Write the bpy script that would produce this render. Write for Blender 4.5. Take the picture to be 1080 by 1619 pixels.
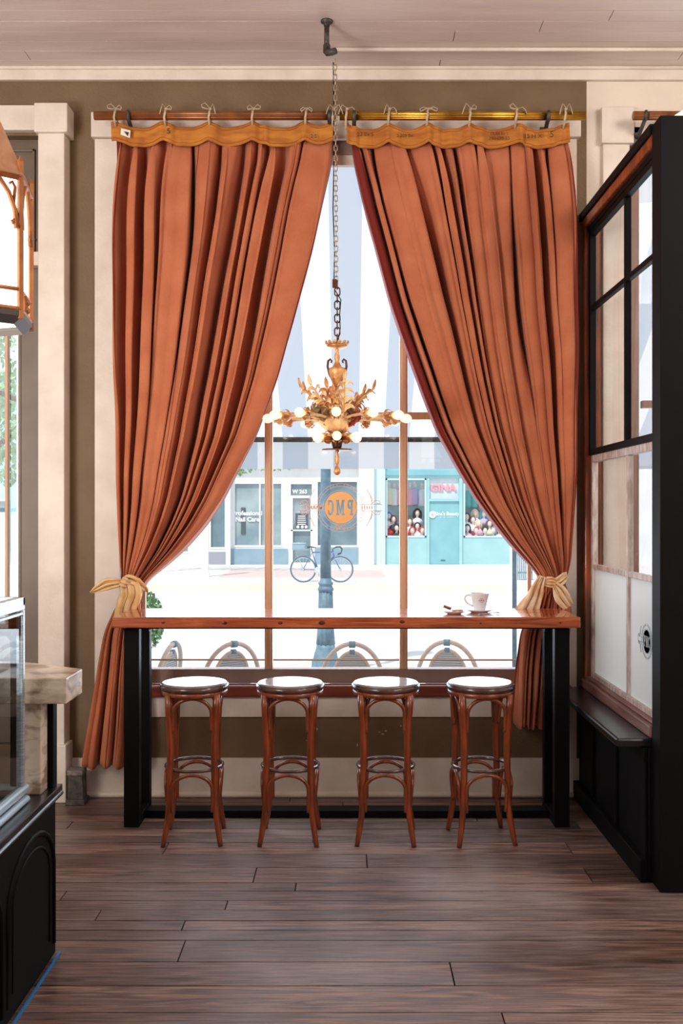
import bpy, bmesh, math, random
from mathutils import Vector, Matrix
for o in list(bpy.data.objects): bpy.data.objects.remove(o)
sc = bpy.context.scene
COL = sc.collection
PI = math.pi

# ------------------------------------------------------------------ camera, light, exposure
cd = bpy.data.cameras.new('camera'); cam = bpy.data.objects.new('camera', cd); COL.objects.link(cam)
cam.location = (0, 0, 1.66); cam.rotation_euler = (PI/2, 0, 0)
cd.sensor_fit = 'VERTICAL'; cd.sensor_height = 36; cd.lens = 35.0
cd.shift_x = -10/1619; cd.clip_end = 200
sc.camera = cam
sc.view_settings.view_transform = 'Standard'; sc.view_settings.look = 'None'
sc.view_settings.gamma = 1; sc.view_settings.use_curve_mapping = False
sc.view_settings.exposure = 0.0

w = bpy.data.worlds.new('world'); sc.world = w; w.use_nodes = True
bg = w.node_tree.nodes['Background']; bg.inputs[0].default_value = (0.80, 0.90, 1.0, 1); bg.inputs[1].default_value = 1.1

def light(name, kind, loc, target, energy, color, **k):
    d = bpy.data.lights.new(name, kind); o = bpy.data.objects.new(name, d); COL.objects.link(o)
    o.location = loc; d.energy = energy; d.color = color
    v = Vector(target) - Vector(loc); o.rotation_euler = v.to_track_quat('-Z', 'Y').to_euler()
    for a, b in k.items(): setattr(d, a, b)
    return o
light('sun', 'SUN', (0, 0, 20), (5, 9, 3), 3.3, (1.0, 0.96, 0.90), angle=0.02)
light('left_key_light', 'AREA', (-3.6, 0.6, 2.8), (0.3, 5.8, 2.2), 140, (1.0, 0.95, 0.89), shape='RECTANGLE', size=1.6, size_y=2.2)  # added key lamp from the left for the curtain folds; no window here
light('right_fill_light', 'AREA', (3.7, 0.2, 3.2), (-0.6, 5.8, 2.2), 58, (1.0, 0.95, 0.91), shape='RECTANGLE', size=2.0, size_y=2.0)  # added fill from the right side, not a real window
light('ceiling_fill_light', 'AREA', (-3.3, 0.0, 1.3), (0.6, 4.4, 4.25), 165, (1.0, 0.96, 0.93), shape='RECTANGLE', size=2.0, size_y=.8)  # unseen lamp added only to lift the ceiling and crown
light('main_window_daylight', 'AREA', (-0.07, 5.985, 2.0), (-0.07, 0, 2.0), 58, (0.78, 0.88, 1.0), shape='RECTANGLE', size=2.3, size_y=2.5)
light('right_window_daylight', 'AREA', (2.6, 5.985, 2.0), (2.2, 0, 1.6), 42, (0.86, 0.93, 1.0), shape='RECTANGLE', size=1.7, size_y=2.5)
light('vestibule_fill_light', 'AREA', (2.9, 3.2, 3.9), (2.2, 5.4, 1.6), 45, (1.0, 0.92, 0.84), shape='RECTANGLE', size=1.0, size_y=1.0)  # extra fill added to brighten the bay behind the partition

F = 1574.0; CX = 550.0; CY = 810.0; H = 1.66
def X(px, D): return (px-CX)*D/F
def Z(py, D): return H-(py-CY)*D/F
def P(px, py, D): return Vector((X(px, D), D, Z(py, D)))

# ------------------------------------------------------------------ materials
def nt(name):
    m = bpy.data.materials.new(name); m.use_nodes = True
    t = m.node_tree; return m, t, t.nodes['Principled BSDF']
def C4(c): return (c[0], c[1], c[2], 1)
def srgb(r, g, b):
    f = lambda v: (v/255/12.92) if v/255 <= .04045 else ((v/255+.055)/1.055)**2.4
    return (f(r), f(g), f(b))
def mat(name, c, rough=.55, metal=0, c2=None, scale=8, stretch=(1,1,1), bump=0, bscale=None, detail=4, emit=None, es=0, coat=0, spec=.5, lo=.35, hi=.65, sheen=0):
    m, t, b = nt(name)
    b.inputs['Base Color'].default_value = C4(c); b.inputs['Roughness'].default_value = rough
    b.inputs['Metallic'].default_value = metal; b.inputs['Specular IOR Level'].default_value = spec
    b.inputs['Coat Weight'].default_value = coat
    if sheen: b.inputs['Sheen Weight'].default_value = sheen
    if emit: b.inputs['Emission Color'].default_value = C4(emit); b.inputs['Emission Strength'].default_value = es
    if c2 or bump:
        tc = t.nodes.new('ShaderNodeTexCoord'); mp = t.nodes.new('ShaderNodeMapping'); mp.inputs['Scale'].default_value = stretch
        t.links.new(tc.outputs['Object'], mp.inputs[0])
    if c2:
        n = t.nodes.new('ShaderNodeTexNoise'); n.inputs['Scale'].default_value = scale; n.inputs['Detail'].default_value = detail
        r = t.nodes.new('ShaderNodeValToRGB'); r.color_ramp.elements[0].color = C4(c); r.color_ramp.elements[1].color = C4(c2)
        r.color_ramp.elements[0].position = lo; r.color_ramp.elements[1].position = hi
        t.links.new(mp.outputs[0], n.inputs['Vector']); t.links.new(n.outputs[0], r.inputs[0]); t.links.new(r.outputs[0], b.inputs['Base Color'])
    if bump:
        n2 = t.nodes.new('ShaderNodeTexNoise'); n2.inputs['Scale'].default_value = bscale or scale*3; n2.inputs['Detail'].default_value = 3
        bp = t.nodes.new('ShaderNodeBump'); bp.inputs['Strength'].default_value = bump; bp.inputs['Distance'].default_value = .01
        t.links.new(mp.outputs[0], n2.inputs['Vector']); t.links.new(n2.outputs[0], bp.inputs['Height']); t.links.new(bp.outputs[0], b.inputs['Normal'])
    return m
def glass(name, tint=(.97,.98,.98), ior=1.45, rough=0.0, mul=1.0):
    m, t, b = nt(name); t.nodes.remove(b)
    out = t.nodes['Material Output']; tr = t.nodes.new('ShaderNodeBsdfTransparent'); tr.inputs[0].default_value = C4(tint)
    gl = t.nodes.new('ShaderNodeBsdfGlossy'); gl.inputs['Roughness'].default_value = rough
    fr = t.nodes.new('ShaderNodeFresnel'); ge = t.nodes.new('ShaderNodeNewGeometry')
    mi = t.nodes.new('ShaderNodeMapRange'); mi.inputs[3].default_value = ior; mi.inputs[4].default_value = 1/ior
    t.links.new(ge.outputs['Backfacing'], mi.inputs[0]); t.links.new(mi.outputs[0], fr.inputs[0])
    ml = t.nodes.new('ShaderNodeMath'); ml.operation = 'MULTIPLY'; ml.inputs[1].default_value = mul
    mx = t.nodes.new('ShaderNodeMixShader')
    t.links.new(fr.outputs[0], ml.inputs[0]); t.links.new(ml.outputs[0], mx.inputs[0])
    t.links.new(tr.outputs[0], mx.inputs[1]); t.links.new(gl.outputs[0], mx.inputs[2]); t.links.new(mx.outputs[0], out.inputs[0])
    return m
def frosted(name):
    m, t, b = nt(name); t.nodes.remove(b)
    out = t.nodes['Material Output']; tr = t.nodes.new('ShaderNodeBsdfTranslucent'); tr.inputs[0].default_value = (.80,.86,.88,1)
    df = t.nodes.new('ShaderNodeBsdfDiffuse'); df.inputs[0].default_value = (.72,.76,.78,1)
    gl = t.nodes.new('ShaderNodeBsdfGlossy'); gl.inputs['Roughness'].default_value = .25
    m1 = t.nodes.new('ShaderNodeMixShader'); m1.inputs[0].default_value = .5
    m2 = t.nodes.new('ShaderNodeMixShader'); m2.inputs[0].default_value = .14
    t.links.new(tr.outputs[0], m1.inputs[1]); t.links.new(df.outputs[0], m1.inputs[2])
    t.links.new(m1.outputs[0], m2.inputs[1]); t.links.new(gl.outputs[0], m2.inputs[2]); t.links.new(m2.outputs[0], out.inputs[0])
    return m
def emis(name, c, s):
    m, t, b = nt(name); t.nodes.remove(b)
    e = t.nodes.new('ShaderNodeEmission'); e.inputs[0].default_value = C4(c); e.inputs[1].default_value = s
    t.links.new(e.outputs[0], t.nodes['Material Output'].inputs[0]); return m

WHITE = mat('painted_white_wood', srgb(228,216,204), .5, c2=srgb(214,200,186), scale=5, bump=.15, bscale=60)
CREAM = mat('cream_wall_paint', srgb(226,212,196), .7, c2=srgb(216,202,186), scale=3, bump=.2, bscale=90)
BROWN = mat('brown_wall_paint', srgb(118,94,66), .65, c2=srgb(108,84,58), scale=4, bump=.3, bscale=80)
BROWN2 = mat('brown_door_paint', srgb(112,92,74), .45, c2=srgb(98,80,64), scale=4, bump=.15)
GREYWOOD = mat('taupe_sash_paint', srgb(150,126,116), .5, c2=srgb(136,112,102), scale=6, bump=.2, bscale=70)
TANWOOD = mat('tan_varnished_mullion', srgb(214,172,140), .45, c2=srgb(202,156,122), scale=6, stretch=(8,8,.6), bump=.2)
CEILM = mat('ceiling_white_boards', srgb(226,212,206), .45, c2=srgb(212,196,190), scale=2.5, stretch=(.5,3,1), bump=.15, bscale=40)
SILLW = mat('red_brown_sill_wood', srgb(128,56,38), .35, c2=srgb(104,42,30), scale=5, stretch=(.4,4,4), coat=.2)
BLACK = mat('black_painted_wood', srgb(13,13,15), .6, c2=srgb(10,10,12), scale=6, bump=.03, bscale=50, spec=.12)
BLACKM = mat('black_powder_steel', srgb(9,9,11), .55, bump=.05, bscale=120, spec=.15)
BLACKG = mat('black_gloss_paint', srgb(20,20,22), .3, coat=.25, bump=.1, bscale=20)
MAHOG = mat('bentwood_red_brown', srgb(152,70,34), .28, c2=srgb(84,36,18), scale=7, stretch=(6,6,1), coat=.5, bump=.08, bscale=60, lo=.3, hi=.75)
SEATM = mat('worn_stool_seat_lacquer', srgb(58,38,34), .2, c2=srgb(96,64,54), scale=9, coat=.6, bump=.1, bscale=30)
SEATT = mat('worn_stool_top_painted_sheen', srgb(140,132,132), .3, c2=srgb(120,100,94), scale=7, coat=.8, bump=.1, bscale=26, lo=.4, hi=.9, spec=.6)  # pale grey paints the window's reflection into the seat colour, mottled by wear
BRASS = mat('fluted_brass_rod', srgb(212,168,72), .28, 1.0, c2=srgb(170,124,48), scale=10)
RODW = mat('gilt_wood_rod', srgb(150,92,48), .35, .3, c2=srgb(110,60,32), scale=10)
GOLD = mat('antique_gold', srgb(240,186,124), .42, .35, c2=srgb(190,124,74), scale=22, bump=.3, bscale=60)
GOLDP = mat('pale_gilt', srgb(248,214,164), .5, .2, c2=srgb(228,180,124), scale=20, bump=.2, bscale=60)
GOLDD = mat('dark_bronze', srgb(110,66,42), .42, .6, c2=srgb(70,44,32), scale=25, bump=.3)
LEAFG = mat('patinated_green_leaf', srgb(150,124,80), .5, .3, c2=srgb(110,92,60), scale=30)
LEAFR = mat('copper_red_leaf', srgb(176,74,44), .45, .4, c2=srgb(130,50,34), scale=30)
IRON = mat('dull_grey_iron', srgb(72,68,64), .5, .7, c2=srgb(96,90,84), scale=30, bump=.3)
CHAINM = mat('worn_zinc_chain', srgb(176,156,136), .38, .8)
STEEL = mat('brushed_steel', srgb(214,220,226), .34, .7, c2=srgb(170,180,188), scale=30, stretch=(1,1,8))
TUBE = mat('pale_aluminium_trim', srgb(205,220,230), .3, .5)
PORC = mat('white_porcelain', srgb(238,238,240), .15, coat=.5)
COFFEE = mat('coffee_surface', srgb(80,44,24), .2)
BISC = mat('baked_biscuit', srgb(214,162,116), .8, c2=srgb(160,104,66), scale=60, bump=.4)
CHOC = mat('chocolate_filling', srgb(76,40,28), .5)
RIBBON = mat('unbleached_tie_cotton', srgb(206,184,156), .8, c2=srgb(184,160,132), scale=40)
BAND = mat('ochre_canvas_band', srgb(196,126,44), .85, c2=srgb(170,98,36), scale=14, stretch=(.6,1,3), bump=.3, bscale=200)
INK = mat('dark_ink', srgb(60,40,26), .8)
PAPERW = mat('white_paper_tag', srgb(226,220,210), .8)
SASHF = mat('cream_sash_fabric', srgb(240,214,180), .8, c2=srgb(226,180,130), scale=12, bump=.3, bscale=60, sheen=.2)
SASHY = mat('ochre_cream_sash', srgb(240,208,156), .8, c2=srgb(226,180,118), scale=14, bump=.3, bscale=60, sheen=.2)
SASHL = mat('sash_dark_stripe', srgb(96,72,58), .8)
GLASS = glass('clear_window_glass', mul=.9)
GLASSP = glass('old_partition_glass', tint=(.95,.97,.98), ior=1.5)
FROST = frosted('frosted_glass')
LAMPW = emis('lantern_opal_panel', (1.0,.92,.80), 2.6)
def bulbglass():
    m, t, b = nt('lit_bulb_glass'); t.nodes.remove(b)
    e = t.nodes.new('ShaderNodeEmission'); e.inputs[0].default_value = (1,.78,.52,1); e.inputs[1].default_value = 2.1
    tr = t.nodes.new('ShaderNodeBsdfTransparent'); mx = t.nodes.new('ShaderNodeMixShader'); mx.inputs[0].default_value = .42
    t.links.new(tr.outputs[0], mx.inputs[1]); t.links.new(e.outputs[0], mx.inputs[2]); t.links.new(mx.outputs[0], t.nodes['Material Output'].inputs[0]); return m
BULB = bulbglass()
BULBC = emis('lit_filament', (1.0,.72,.42), 22)
COPPER = mat('lantern_copper', srgb(196,130,74), .45, .35, c2=srgb(168,100,56), scale=14, bump=.25, bscale=50)
ROOFC = mat('lantern_roof_tan', srgb(214,160,122), .6, c2=srgb(196,140,102), scale=30, bump=.25, bscale=90)
ORANGE = mat('orange_decal', srgb(246,186,118), .6)
DECALL = mat('pale_pink_decal_line', srgb(214,168,150), .6)
DECALB = mat('clear_etched_logo', srgb(84,116,128), .3)
BLUEL = mat('blue_floor_tape', srgb(30,120,190), .4, emit=None)
STONE = mat('weathered_plinth', srgb(96,90,84), .7, c2=srgb(60,56,54), scale=25, bump=.5)
WOODB = mat('amber_frame_wood', srgb(166,78,34), .35, c2=srgb(84,38,20), scale=4, stretch=(6,6,.7), coat=.3)
PINKW = mat('worn_whitewashed_sash', srgb(216,204,198), .5, c2=srgb(170,148,140), scale=12, stretch=(4,4,1), bump=.3, bscale=60)
RAWOOD = mat('worn_reddish_sill', srgb(140,98,88), .45, c2=srgb(110,70,60), scale=5, stretch=(5,.6,5), bump=.25, bscale=40)

def marble():
    m, t, b = nt('cream_veined_marble'); b.inputs['Roughness'].default_value = .3; b.inputs['Coat Weight'].default_value = .2
    tc = t.nodes.new('ShaderNodeTexCoord'); mp = t.nodes.new('ShaderNodeMapping'); mp.inputs['Rotation'].default_value = (0,.6,0); mp.inputs['Scale'].default_value = (1,1,2.2)
    n = t.nodes.new('ShaderNodeTexNoise'); n.inputs['Scale'].default_value = 7; n.inputs['Detail'].default_value = 9; n.inputs['Distortion'].default_value = 1.2
    r = t.nodes.new('ShaderNodeValToRGB'); e = r.color_ramp.elements
    e[0].position = .36; e[0].color = C4(srgb(150,122,98)); e[1].position = .56; e[1].color = C4(srgb(226,208,186))
    t.links.new(tc.outputs['Object'], mp.inputs[0]); t.links.new(mp.outputs[0], n.inputs['Vector']); t.links.new(n.outputs[0], r.inputs[0]); t.links.new(r.outputs[0], b.inputs['Base Color'])
    return m
MARBLE = marble()

def fabric():
    m, t, b = nt('terracotta_curtain_canvas'); b.inputs['Roughness'].default_value = .85; b.inputs['Sheen Weight'].default_value = .15; b.inputs['Specular IOR Level'].default_value = .15
    tc = t.nodes.new('ShaderNodeTexCoord')
    n = t.nodes.new('ShaderNodeTexNoise'); n.inputs['Scale'].default_value = 5; n.inputs['Detail'].default_value = 5
    r = t.nodes.new('ShaderNodeValToRGB'); e = r.color_ramp.elements
    e[0].position = .35; e[0].color = C4(srgb(188,106,72)); e[1].position = .68; e[1].color = C4(srgb(202,122,86))
    t.links.new(tc.outputs['Object'], n.inputs['Vector']); t.links.new(n.outputs[0], r.inputs[0])
    mp = t.nodes.new('ShaderNodeMapping'); mp.inputs['Scale'].default_value = (1,1,.15)
    n3 = t.nodes.new('ShaderNodeTexNoise'); n3.inputs['Scale'].default_value = 420
    t.links.new(tc.outputs['Object'], mp.inputs[0]); t.links.new(mp.outputs[0], n3.inputs['Vector'])
    # thin stitched seams and a maroon lined hem, laid along the cloth's own width
    uv = t.nodes.new('ShaderNodeUVMap'); sp = t.nodes.new('ShaderNodeSeparateXYZ'); t.links.new(uv.outputs[0], sp.inputs[0])
    cr = t.nodes.new('ShaderNodeValToRGB'); cr.color_ramp.interpolation = 'CONSTANT'; ce = cr.color_ramp.elements
    ce[0].position = 0; ce[0].color = (1,1,1,1); ce[1].position = .03; ce[1].color = (0,0,0,1)
    for p, v in ((.385,1),(.388,0),(.395,1),(.398,0),(.70,1),(.703,0),(.99,1)):
        q = ce.new(p); q.color = (v,v,v,1)
    t.links.new(sp.outputs[0], cr.inputs[0])
    mx = t.nodes.new('ShaderNodeMix'); mx.data_type = 'RGBA'; mx.inputs[7].default_value = C4(srgb(128,44,36))
    t.links.new(cr.outputs[0], mx.inputs[0]); t.links.new(r.outputs[0], mx.inputs[6]); 
    dm = t.nodes.new('ShaderNodeMix'); dm.data_type = 'RGBA'; dm.blend_type = 'MULTIPLY'; dm.inputs[0].default_value = .25
    t.links.new(mx.outputs[2], dm.inputs[6]); t.links.new(n3.outputs[0], dm.inputs[7])
    t.links.new(dm.outputs[2], b.inputs['Base Color'])
    bp = t.nodes.new('ShaderNodeBump'); bp.inputs['Strength'].default_value = .15; bp.inputs['Distance'].default_value = .004
    t.links.new(n3.outputs[0], bp.inputs['Height']); t.links.new(bp.outputs[0], b.inputs['Normal'])
    return m
FABRIC = fabric()

def plankmat(name, cols, rough, stretch, gr=.5, coat=.0, knots=True, bump=.35, grain=.6):
    m, t, b = nt(name); tc = t.nodes.new('ShaderNodeTexCoord'); uv = t.nodes.new('ShaderNodeUVMap')
    sp = t.nodes.new('ShaderNodeSeparateXYZ'); t.links.new(uv.outputs[0], sp.inputs[0])
    cmb = t.nodes.new('ShaderNodeCombineXYZ')
    k = t.nodes.new('ShaderNodeMath'); k.operation = 'MULTIPLY'; k.inputs[1].default_value = 37
    t.links.new(sp.outputs[0], k.inputs[0]); t.links.new(k.outputs[0], cmb.inputs[0]); t.links.new(k.outputs[0], cmb.inputs[2])
    ad = t.nodes.new('ShaderNodeVectorMath'); ad.operation = 'ADD'; t.links.new(tc.outputs['Object'], ad.inputs[0]); t.links.new(cmb.outputs[0], ad.inputs[1])
    mp = t.nodes.new('ShaderNodeMapping'); mp.inputs['Scale'].default_value = stretch; t.links.new(ad.outputs[0], mp.inputs[0])
    n = t.nodes.new('ShaderNodeTexNoise'); n.inputs['Scale'].default_value = 3.2; n.inputs['Detail'].default_value = 8; n.inputs['Distortion'].default_value = 1.6
    t.links.new(mp.outputs[0], n.inputs['Vector'])
    r = t.nodes.new('ShaderNodeValToRGB'); e = r.color_ramp.elements
    e[0].position = .3; e[0].color = C4(cols[0]); e[1].position = .72; e[1].color = C4(cols[2]); q = e.new(.5); q.color = C4(cols[1])
    t.links.new(n.outputs[0], r.inputs[0])
    # plank to plank tone
    hv = t.nodes.new('ShaderNodeHueSaturation'); mr = t.nodes.new('ShaderNodeMapRange'); mr.inputs[3].default_value = .62; mr.inputs[4].default_value = 1.25
    t.links.new(sp.outputs[0], mr.inputs[0]); t.links.new(mr.outputs[0], hv.inputs['Value']); t.links.new(r.outputs[0], hv.inputs['Color'])
    # large worn grey areas
    n2 = t.nodes.new('ShaderNodeTexNoise'); n2.inputs['Scale'].default_value = 1.3; n2.inputs['Detail'].default_value = 5; t.links.new(tc.outputs['Object'], n2.inputs['Vector'])
    r2 = t.nodes.new('ShaderNodeValToRGB'); r2.color_ramp.elements[0].position = .42; r2.color_ramp.elements[1].position = .66
    t.links.new(n2.outputs[0], r2.inputs[0])
    mg = t.nodes.new('ShaderNodeMath'); mg.operation = 'MULTIPLY'; mg.inputs[1].default_value = gr; t.links.new(r2.outputs[0], mg.inputs[0])
    mx = t.nodes.new('ShaderNodeMix'); mx.data_type = 'RGBA'; mx.inputs[7].default_value = C4(cols[3])
    t.links.new(mg.outputs[0], mx.inputs[0]); t.links.new(hv.outputs[0], mx.inputs[6]); t.links.new(mx.outputs[2], b.inputs['Base Color'])
    mp4 = t.nodes.new('ShaderNodeMapping'); mp4.inputs['Scale'].default_value = (stretch[0]*2.2, stretch[1]*7, stretch[2]*(7 if stretch[2] > 2 else 1)); t.links.new(ad.outputs[0], mp4.inputs[0])
    n4 = t.nodes.new('ShaderNodeTexNoise'); n4.inputs['Scale'].default_value = 3; n4.inputs['Detail'].default_value = 4; n4.inputs['Roughness'].default_value = .7; t.links.new(mp4.outputs[0], n4.inputs['Vector'])
    r4 = t.nodes.new('ShaderNodeValToRGB'); r4.color_ramp.elements[0].position = .38; r4.color_ramp.elements[0].color = (.30,.28,.27,1); r4.color_ramp.elements[1].position = .54; r4.color_ramp.elements[1].color = (1,1,1,1)
    t.links.new(n4.outputs[0], r4.inputs[0])
    m4 = t.nodes.new('ShaderNodeMix'); m4.data_type = 'RGBA'; m4.blend_type = 'MULTIPLY'; m4.inputs[0].default_value = grain
    t.links.new(mx.outputs[2], m4.inputs[6]); t.links.new(r4.outputs[0], m4.inputs[7]); t.links.new(m4.outputs[2], b.inputs['Base Color'])
    bp = t.nodes.new('ShaderNodeBump'); bp.inputs['Strength'].default_value = bump; bp.inputs['Distance'].default_value = .006
    t.links.new(n.outputs[0], bp.inputs['Height']); t.links.new(bp.outputs[0], b.inputs['Normal'])
    rr = t.nodes.new('ShaderNodeMapRange'); rr.inputs[3].default_value = rough-.12; rr.inputs[4].default_value = rough+.15
    t.links.new(n.outputs[0], rr.inputs[0]); t.links.new(rr.outputs[0], b.inputs['Roughness']); b.inputs['Coat Weight'].default_value = coat
    return m
FLOORM = plankmat('old_pine_floor', [srgb(58,40,36), srgb(122,92,80), srgb(166,130,112), srgb(164,148,144)], .40, (.7,9,1), bump=.5, gr=.65, grain=.85)
TOPM = plankmat('glossy_red_pine', [srgb(112,46,24), srgb(186,92,52), srgb(212,120,72), srgb(170,80,46)], .24, (.6,7,7), gr=.2, coat=.8, bump=.03, grain=.4)

def stripemat(name, axis, width, off, c1, c2, transl=.5):
    m, t, b = nt(name); t.nodes.remove(b); out = t.nodes['Material Output']
    tc = t.nodes.new('ShaderNodeTexCoord'); sp = t.nodes.new('ShaderNodeSeparateXYZ'); t.links.new(tc.outputs['Object'], sp.inputs[0])
    a = t.nodes.new('ShaderNodeMath'); a.operation = 'SUBTRACT'; a.inputs[1].default_value = off; t.links.new(sp.outputs[axis], a.inputs[0])
    d = t.nodes.new('ShaderNodeMath'); d.operation = 'DIVIDE'; d.inputs[1].default_value = 2*width; t.links.new(a.outputs[0], d.inputs[0])
    f = t.nodes.new('ShaderNodeMath'); f.operation = 'FRACT'; t.links.new(d.outputs[0], f.inputs[0])
    g = t.nodes.new('ShaderNodeMath'); g.operation = 'GREATER_THAN'; g.inputs[1].default_value = .5; t.links.new(f.outputs[0], g.inputs[0])
    mx = t.nodes.new('ShaderNodeMix'); mx.data_type = 'RGBA'; mx.inputs[6].default_value = C4(c1); mx.inputs[7].default_value = C4(c2); t.links.new(g.outputs[0], mx.inputs[0])
    df = t.nodes.new('ShaderNodeBsdfDiffuse'); tr = t.nodes.new('ShaderNodeBsdfTranslucent'); ms = t.nodes.new('ShaderNodeMixShader'); ms.inputs[0].default_value = transl
    t.links.new(mx.outputs[2], df.inputs[0]); t.links.new(mx.outputs[2], tr.inputs[0])
    t.links.new(df.outputs[0], ms.inputs[1]); t.links.new(tr.outputs[0], ms.inputs[2]); t.links.new(ms.outputs[0], out.inputs[0])
    return m

# ------------------------------------------------------------------ mesh helpers
def NB(): return bmesh.new()
def box(bm, x0, x1, y0, y1, z0, z1, mi=0):
    vs = [bm.verts.new((x, y, z)) for x in (x0, x1) for y in (y0, y1) for z in (z0, z1)]
    for q in ((0,1,3,2),(4,6,7,5),(0,4,5,1),(2,3,7,6),(0,2,6,4),(1,5,7,3)):
        f = bm.faces.new([vs[i] for i in q]); f.material_index = mi
    return vs
def frame_of(t):
    t = t.normalized(); a = Vector((0,0,1)) if abs(t.z) < .9 else Vector((1,0,0))
    u = t.cross(a).normalized(); v = t.cross(u).normalized(); return u, v
def tube(bm, pts, r, n=8, closed=False, caps=True, mi=0, flat=None):
    pts = [Vector(p) for p in pts]; k = len(pts); R = r if isinstance(r, (list, tuple)) else [r]*k
    rings = []; u = v = None
    for i, p in enumerate(pts):
        if closed: t = pts[(i+1) % k]-pts[i-1]
        else: t = pts[min(i+1, k-1)]-pts[max(i-1, 0)]
        if t.length < 1e-9: t = Vector((0,0,1))
        t.normalize()
        if u is None: u, v = frame_of(t)
        else:
            u = (u-t*u.dot(t)).normalized(); v = t.cross(u).normalized()
        fu, fv = flat if flat else (1, 1)
        rings.append([bm.verts.new(p+(u*math.cos(2*PI*j/n)*fu+v*math.sin(2*PI*j/n)*fv)*R[i]) for j in range(n)])
    for i in range(k if closed else k-1):
        a, b = rings[i], rings[(i+1) % k]
        for j in range(n):
            f = bm.faces.new((a[j], a[(j+1) % n], b[(j+1) % n], b[j])); f.smooth = True; f.material_index = mi
    if caps and not closed:
        for rg in (rings[0][::-1], rings[-1]):
            try: f = bm.faces.new(rg); f.material_index = mi
            except Exception: pass
def lathe(bm, prof, c=(0,0,0), n=32, axis='z', rot=None, mi=0, flute=0, nf=0):
    c = Vector(c); rings = []
    for (r, z) in prof:
        ring = []
        for j in range(n):
            a = 2*PI*j/n; rr = r*(1+flute*math.cos(nf*a)) if flute else r
            p = Vector((rr*math.cos(a), rr*math.sin(a), z))
            if rot is not None: p = rot @ p
            ring.append(bm.verts.new(c+p))
        rings.append(ring)
    for a, b in zip(rings, rings[1:]):
        for j in range(n):
            f = bm.faces.new((a[j], a[(j+1) % n], b[(j+1) % n], b[j])); f.smooth = True; f.material_index = mi
    for rg in (rings[0][::-1], rings[-1]):
        try: f = bm.faces.new(rg); f.material_index = mi
        except Exception: pass
def grid(bm, fn, nu, nv, mi=0, uv=None, cu=False):
    V = [[bm.verts.new(fn(i/nu, j/nv)) for i in range(nu+(0 if cu else 1))] for j in range(nv+1)]
    lay = bm.loops.layers.uv.verify() if uv else None
    for j in range(nv):
        for i in range(nu):
            i2 = (i+1) % nu if cu else i+1
            f = bm.faces.new((V[j][i], V[j][i2], V[j+1][i2], V[j+1][i])); f.smooth = True; f.material_index = mi
            if lay:
                for l, (a, b) in zip(f.loops, ((i,j),(i+1,j),(i+1,j+1),(i,j+1))): l[lay].uv = (a/nu, b/nv)
    return V
def poly(bm, pts, d=None, mi=0):
    """flat polygon; with d (a vector) it becomes a prism"""
    a = [bm.verts.new(p) for p in pts]; f = bm.faces.new(a); f.material_index = mi
    if d is not None:
        d = Vector(d); b = [bm.verts.new(Vector(p)+d) for p in pts]; g = bm.faces.new(b[::-1]); g.material_index = mi
        k = len(a)
        for i in range(k):
            q = bm.faces.new((a[i], b[i], b[(i+1) % k], a[(i+1) % k])); q.material_index = mi
def sphere(bm, c, rx, ry=None, rz=None, n=16, mi=0):
    ry = ry or rx; rz = rz or rx
    ret = bmesh.ops.create_uvsphere(bm, u_segments=n, v_segments=max(6, n//2), radius=1, matrix=Matrix.Translation(c) @ Matrix.Diagonal((rx, ry, rz, 1)))
    for v in ret['verts']:
        for f in v.link_faces: f.smooth = True; f.material_index = mi
def obj(name, bm, mats, parent=None, bev=0, solid=0, sub=0, world=True, keepn=False):
    if not keepn: bmesh.ops.recalc_face_normals(bm, faces=bm.faces)
    me = bpy.data.meshes.new(name); bm.to_mesh(me); bm.free()
    for m in (mats if isinstance(mats, (list, tuple)) else [mats]): me.materials.append(m)
    o = bpy.data.objects.new(name, me); COL.objects.link(o)
    if parent:
        o.parent = parent
        if parent.type == 'EMPTY' and parent.get('_w'): o.location = -Vector(parent.location)
    if solid:
        s = o.modifiers.new('solidify', 'SOLIDIFY'); s.thickness = solid; s.offset = 0
    if bev:
        b = o.modifiers.new('bevel', 'BEVEL'); b.width = bev; b.segments = 2; b.limit_method = 'ANGLE'
    if sub:
        s = o.modifiers.new('subd', 'SUBSURF'); s.levels = sub; s.render_levels = sub
    return o
def tag(o, label=None, cat=None, group=None, kind=None):
    if label: o['label'] = label
    if cat: o['category'] = cat
    if group: o['group'] = group
    if kind: o['kind'] = kind
    return o
def thing(name, loc, label=None, cat=None, group=None, kind=None, rotz=0, world=True):
    o = bpy.data.objects.new(name, None); COL.objects.link(o); o.location = loc; o.rotation_euler = (0, 0, rotz)
    o.empty_display_size = .1
    if world: o['_w'] = 1
    return tag(o, label, cat, group, kind)
def children(o): return [c for c in bpy.data.objects if c.parent == o]
def copy_tree(o, parent=None):
    c = o.copy(); COL.objects.link(c); c.parent = parent
    for ch in children(o): copy_tree(ch, c)
    return c
def lerp(a, b, t): return a+(b-a)*t
def interp(tab, y):
    if y <= tab[0][0]: return tab[0][1:]
    for a, b in zip(tab, tab[1:]):
        if y <= b[0]:
            t = (y-a[0])/(b[0]-a[0]); return tuple(lerp(p, q, t) for p, q in zip(a[1:], b[1:]))
    return tab[-1][1:]
def smoothtab(tab, y, w=14):
    s = [0.0]*(len(tab[0])-1)
    for k in (-1, -.5, 0, .5, 1):
        for i, v in enumerate(interp(tab, y+k*w)): s[i] += v/5
    return s
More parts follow.
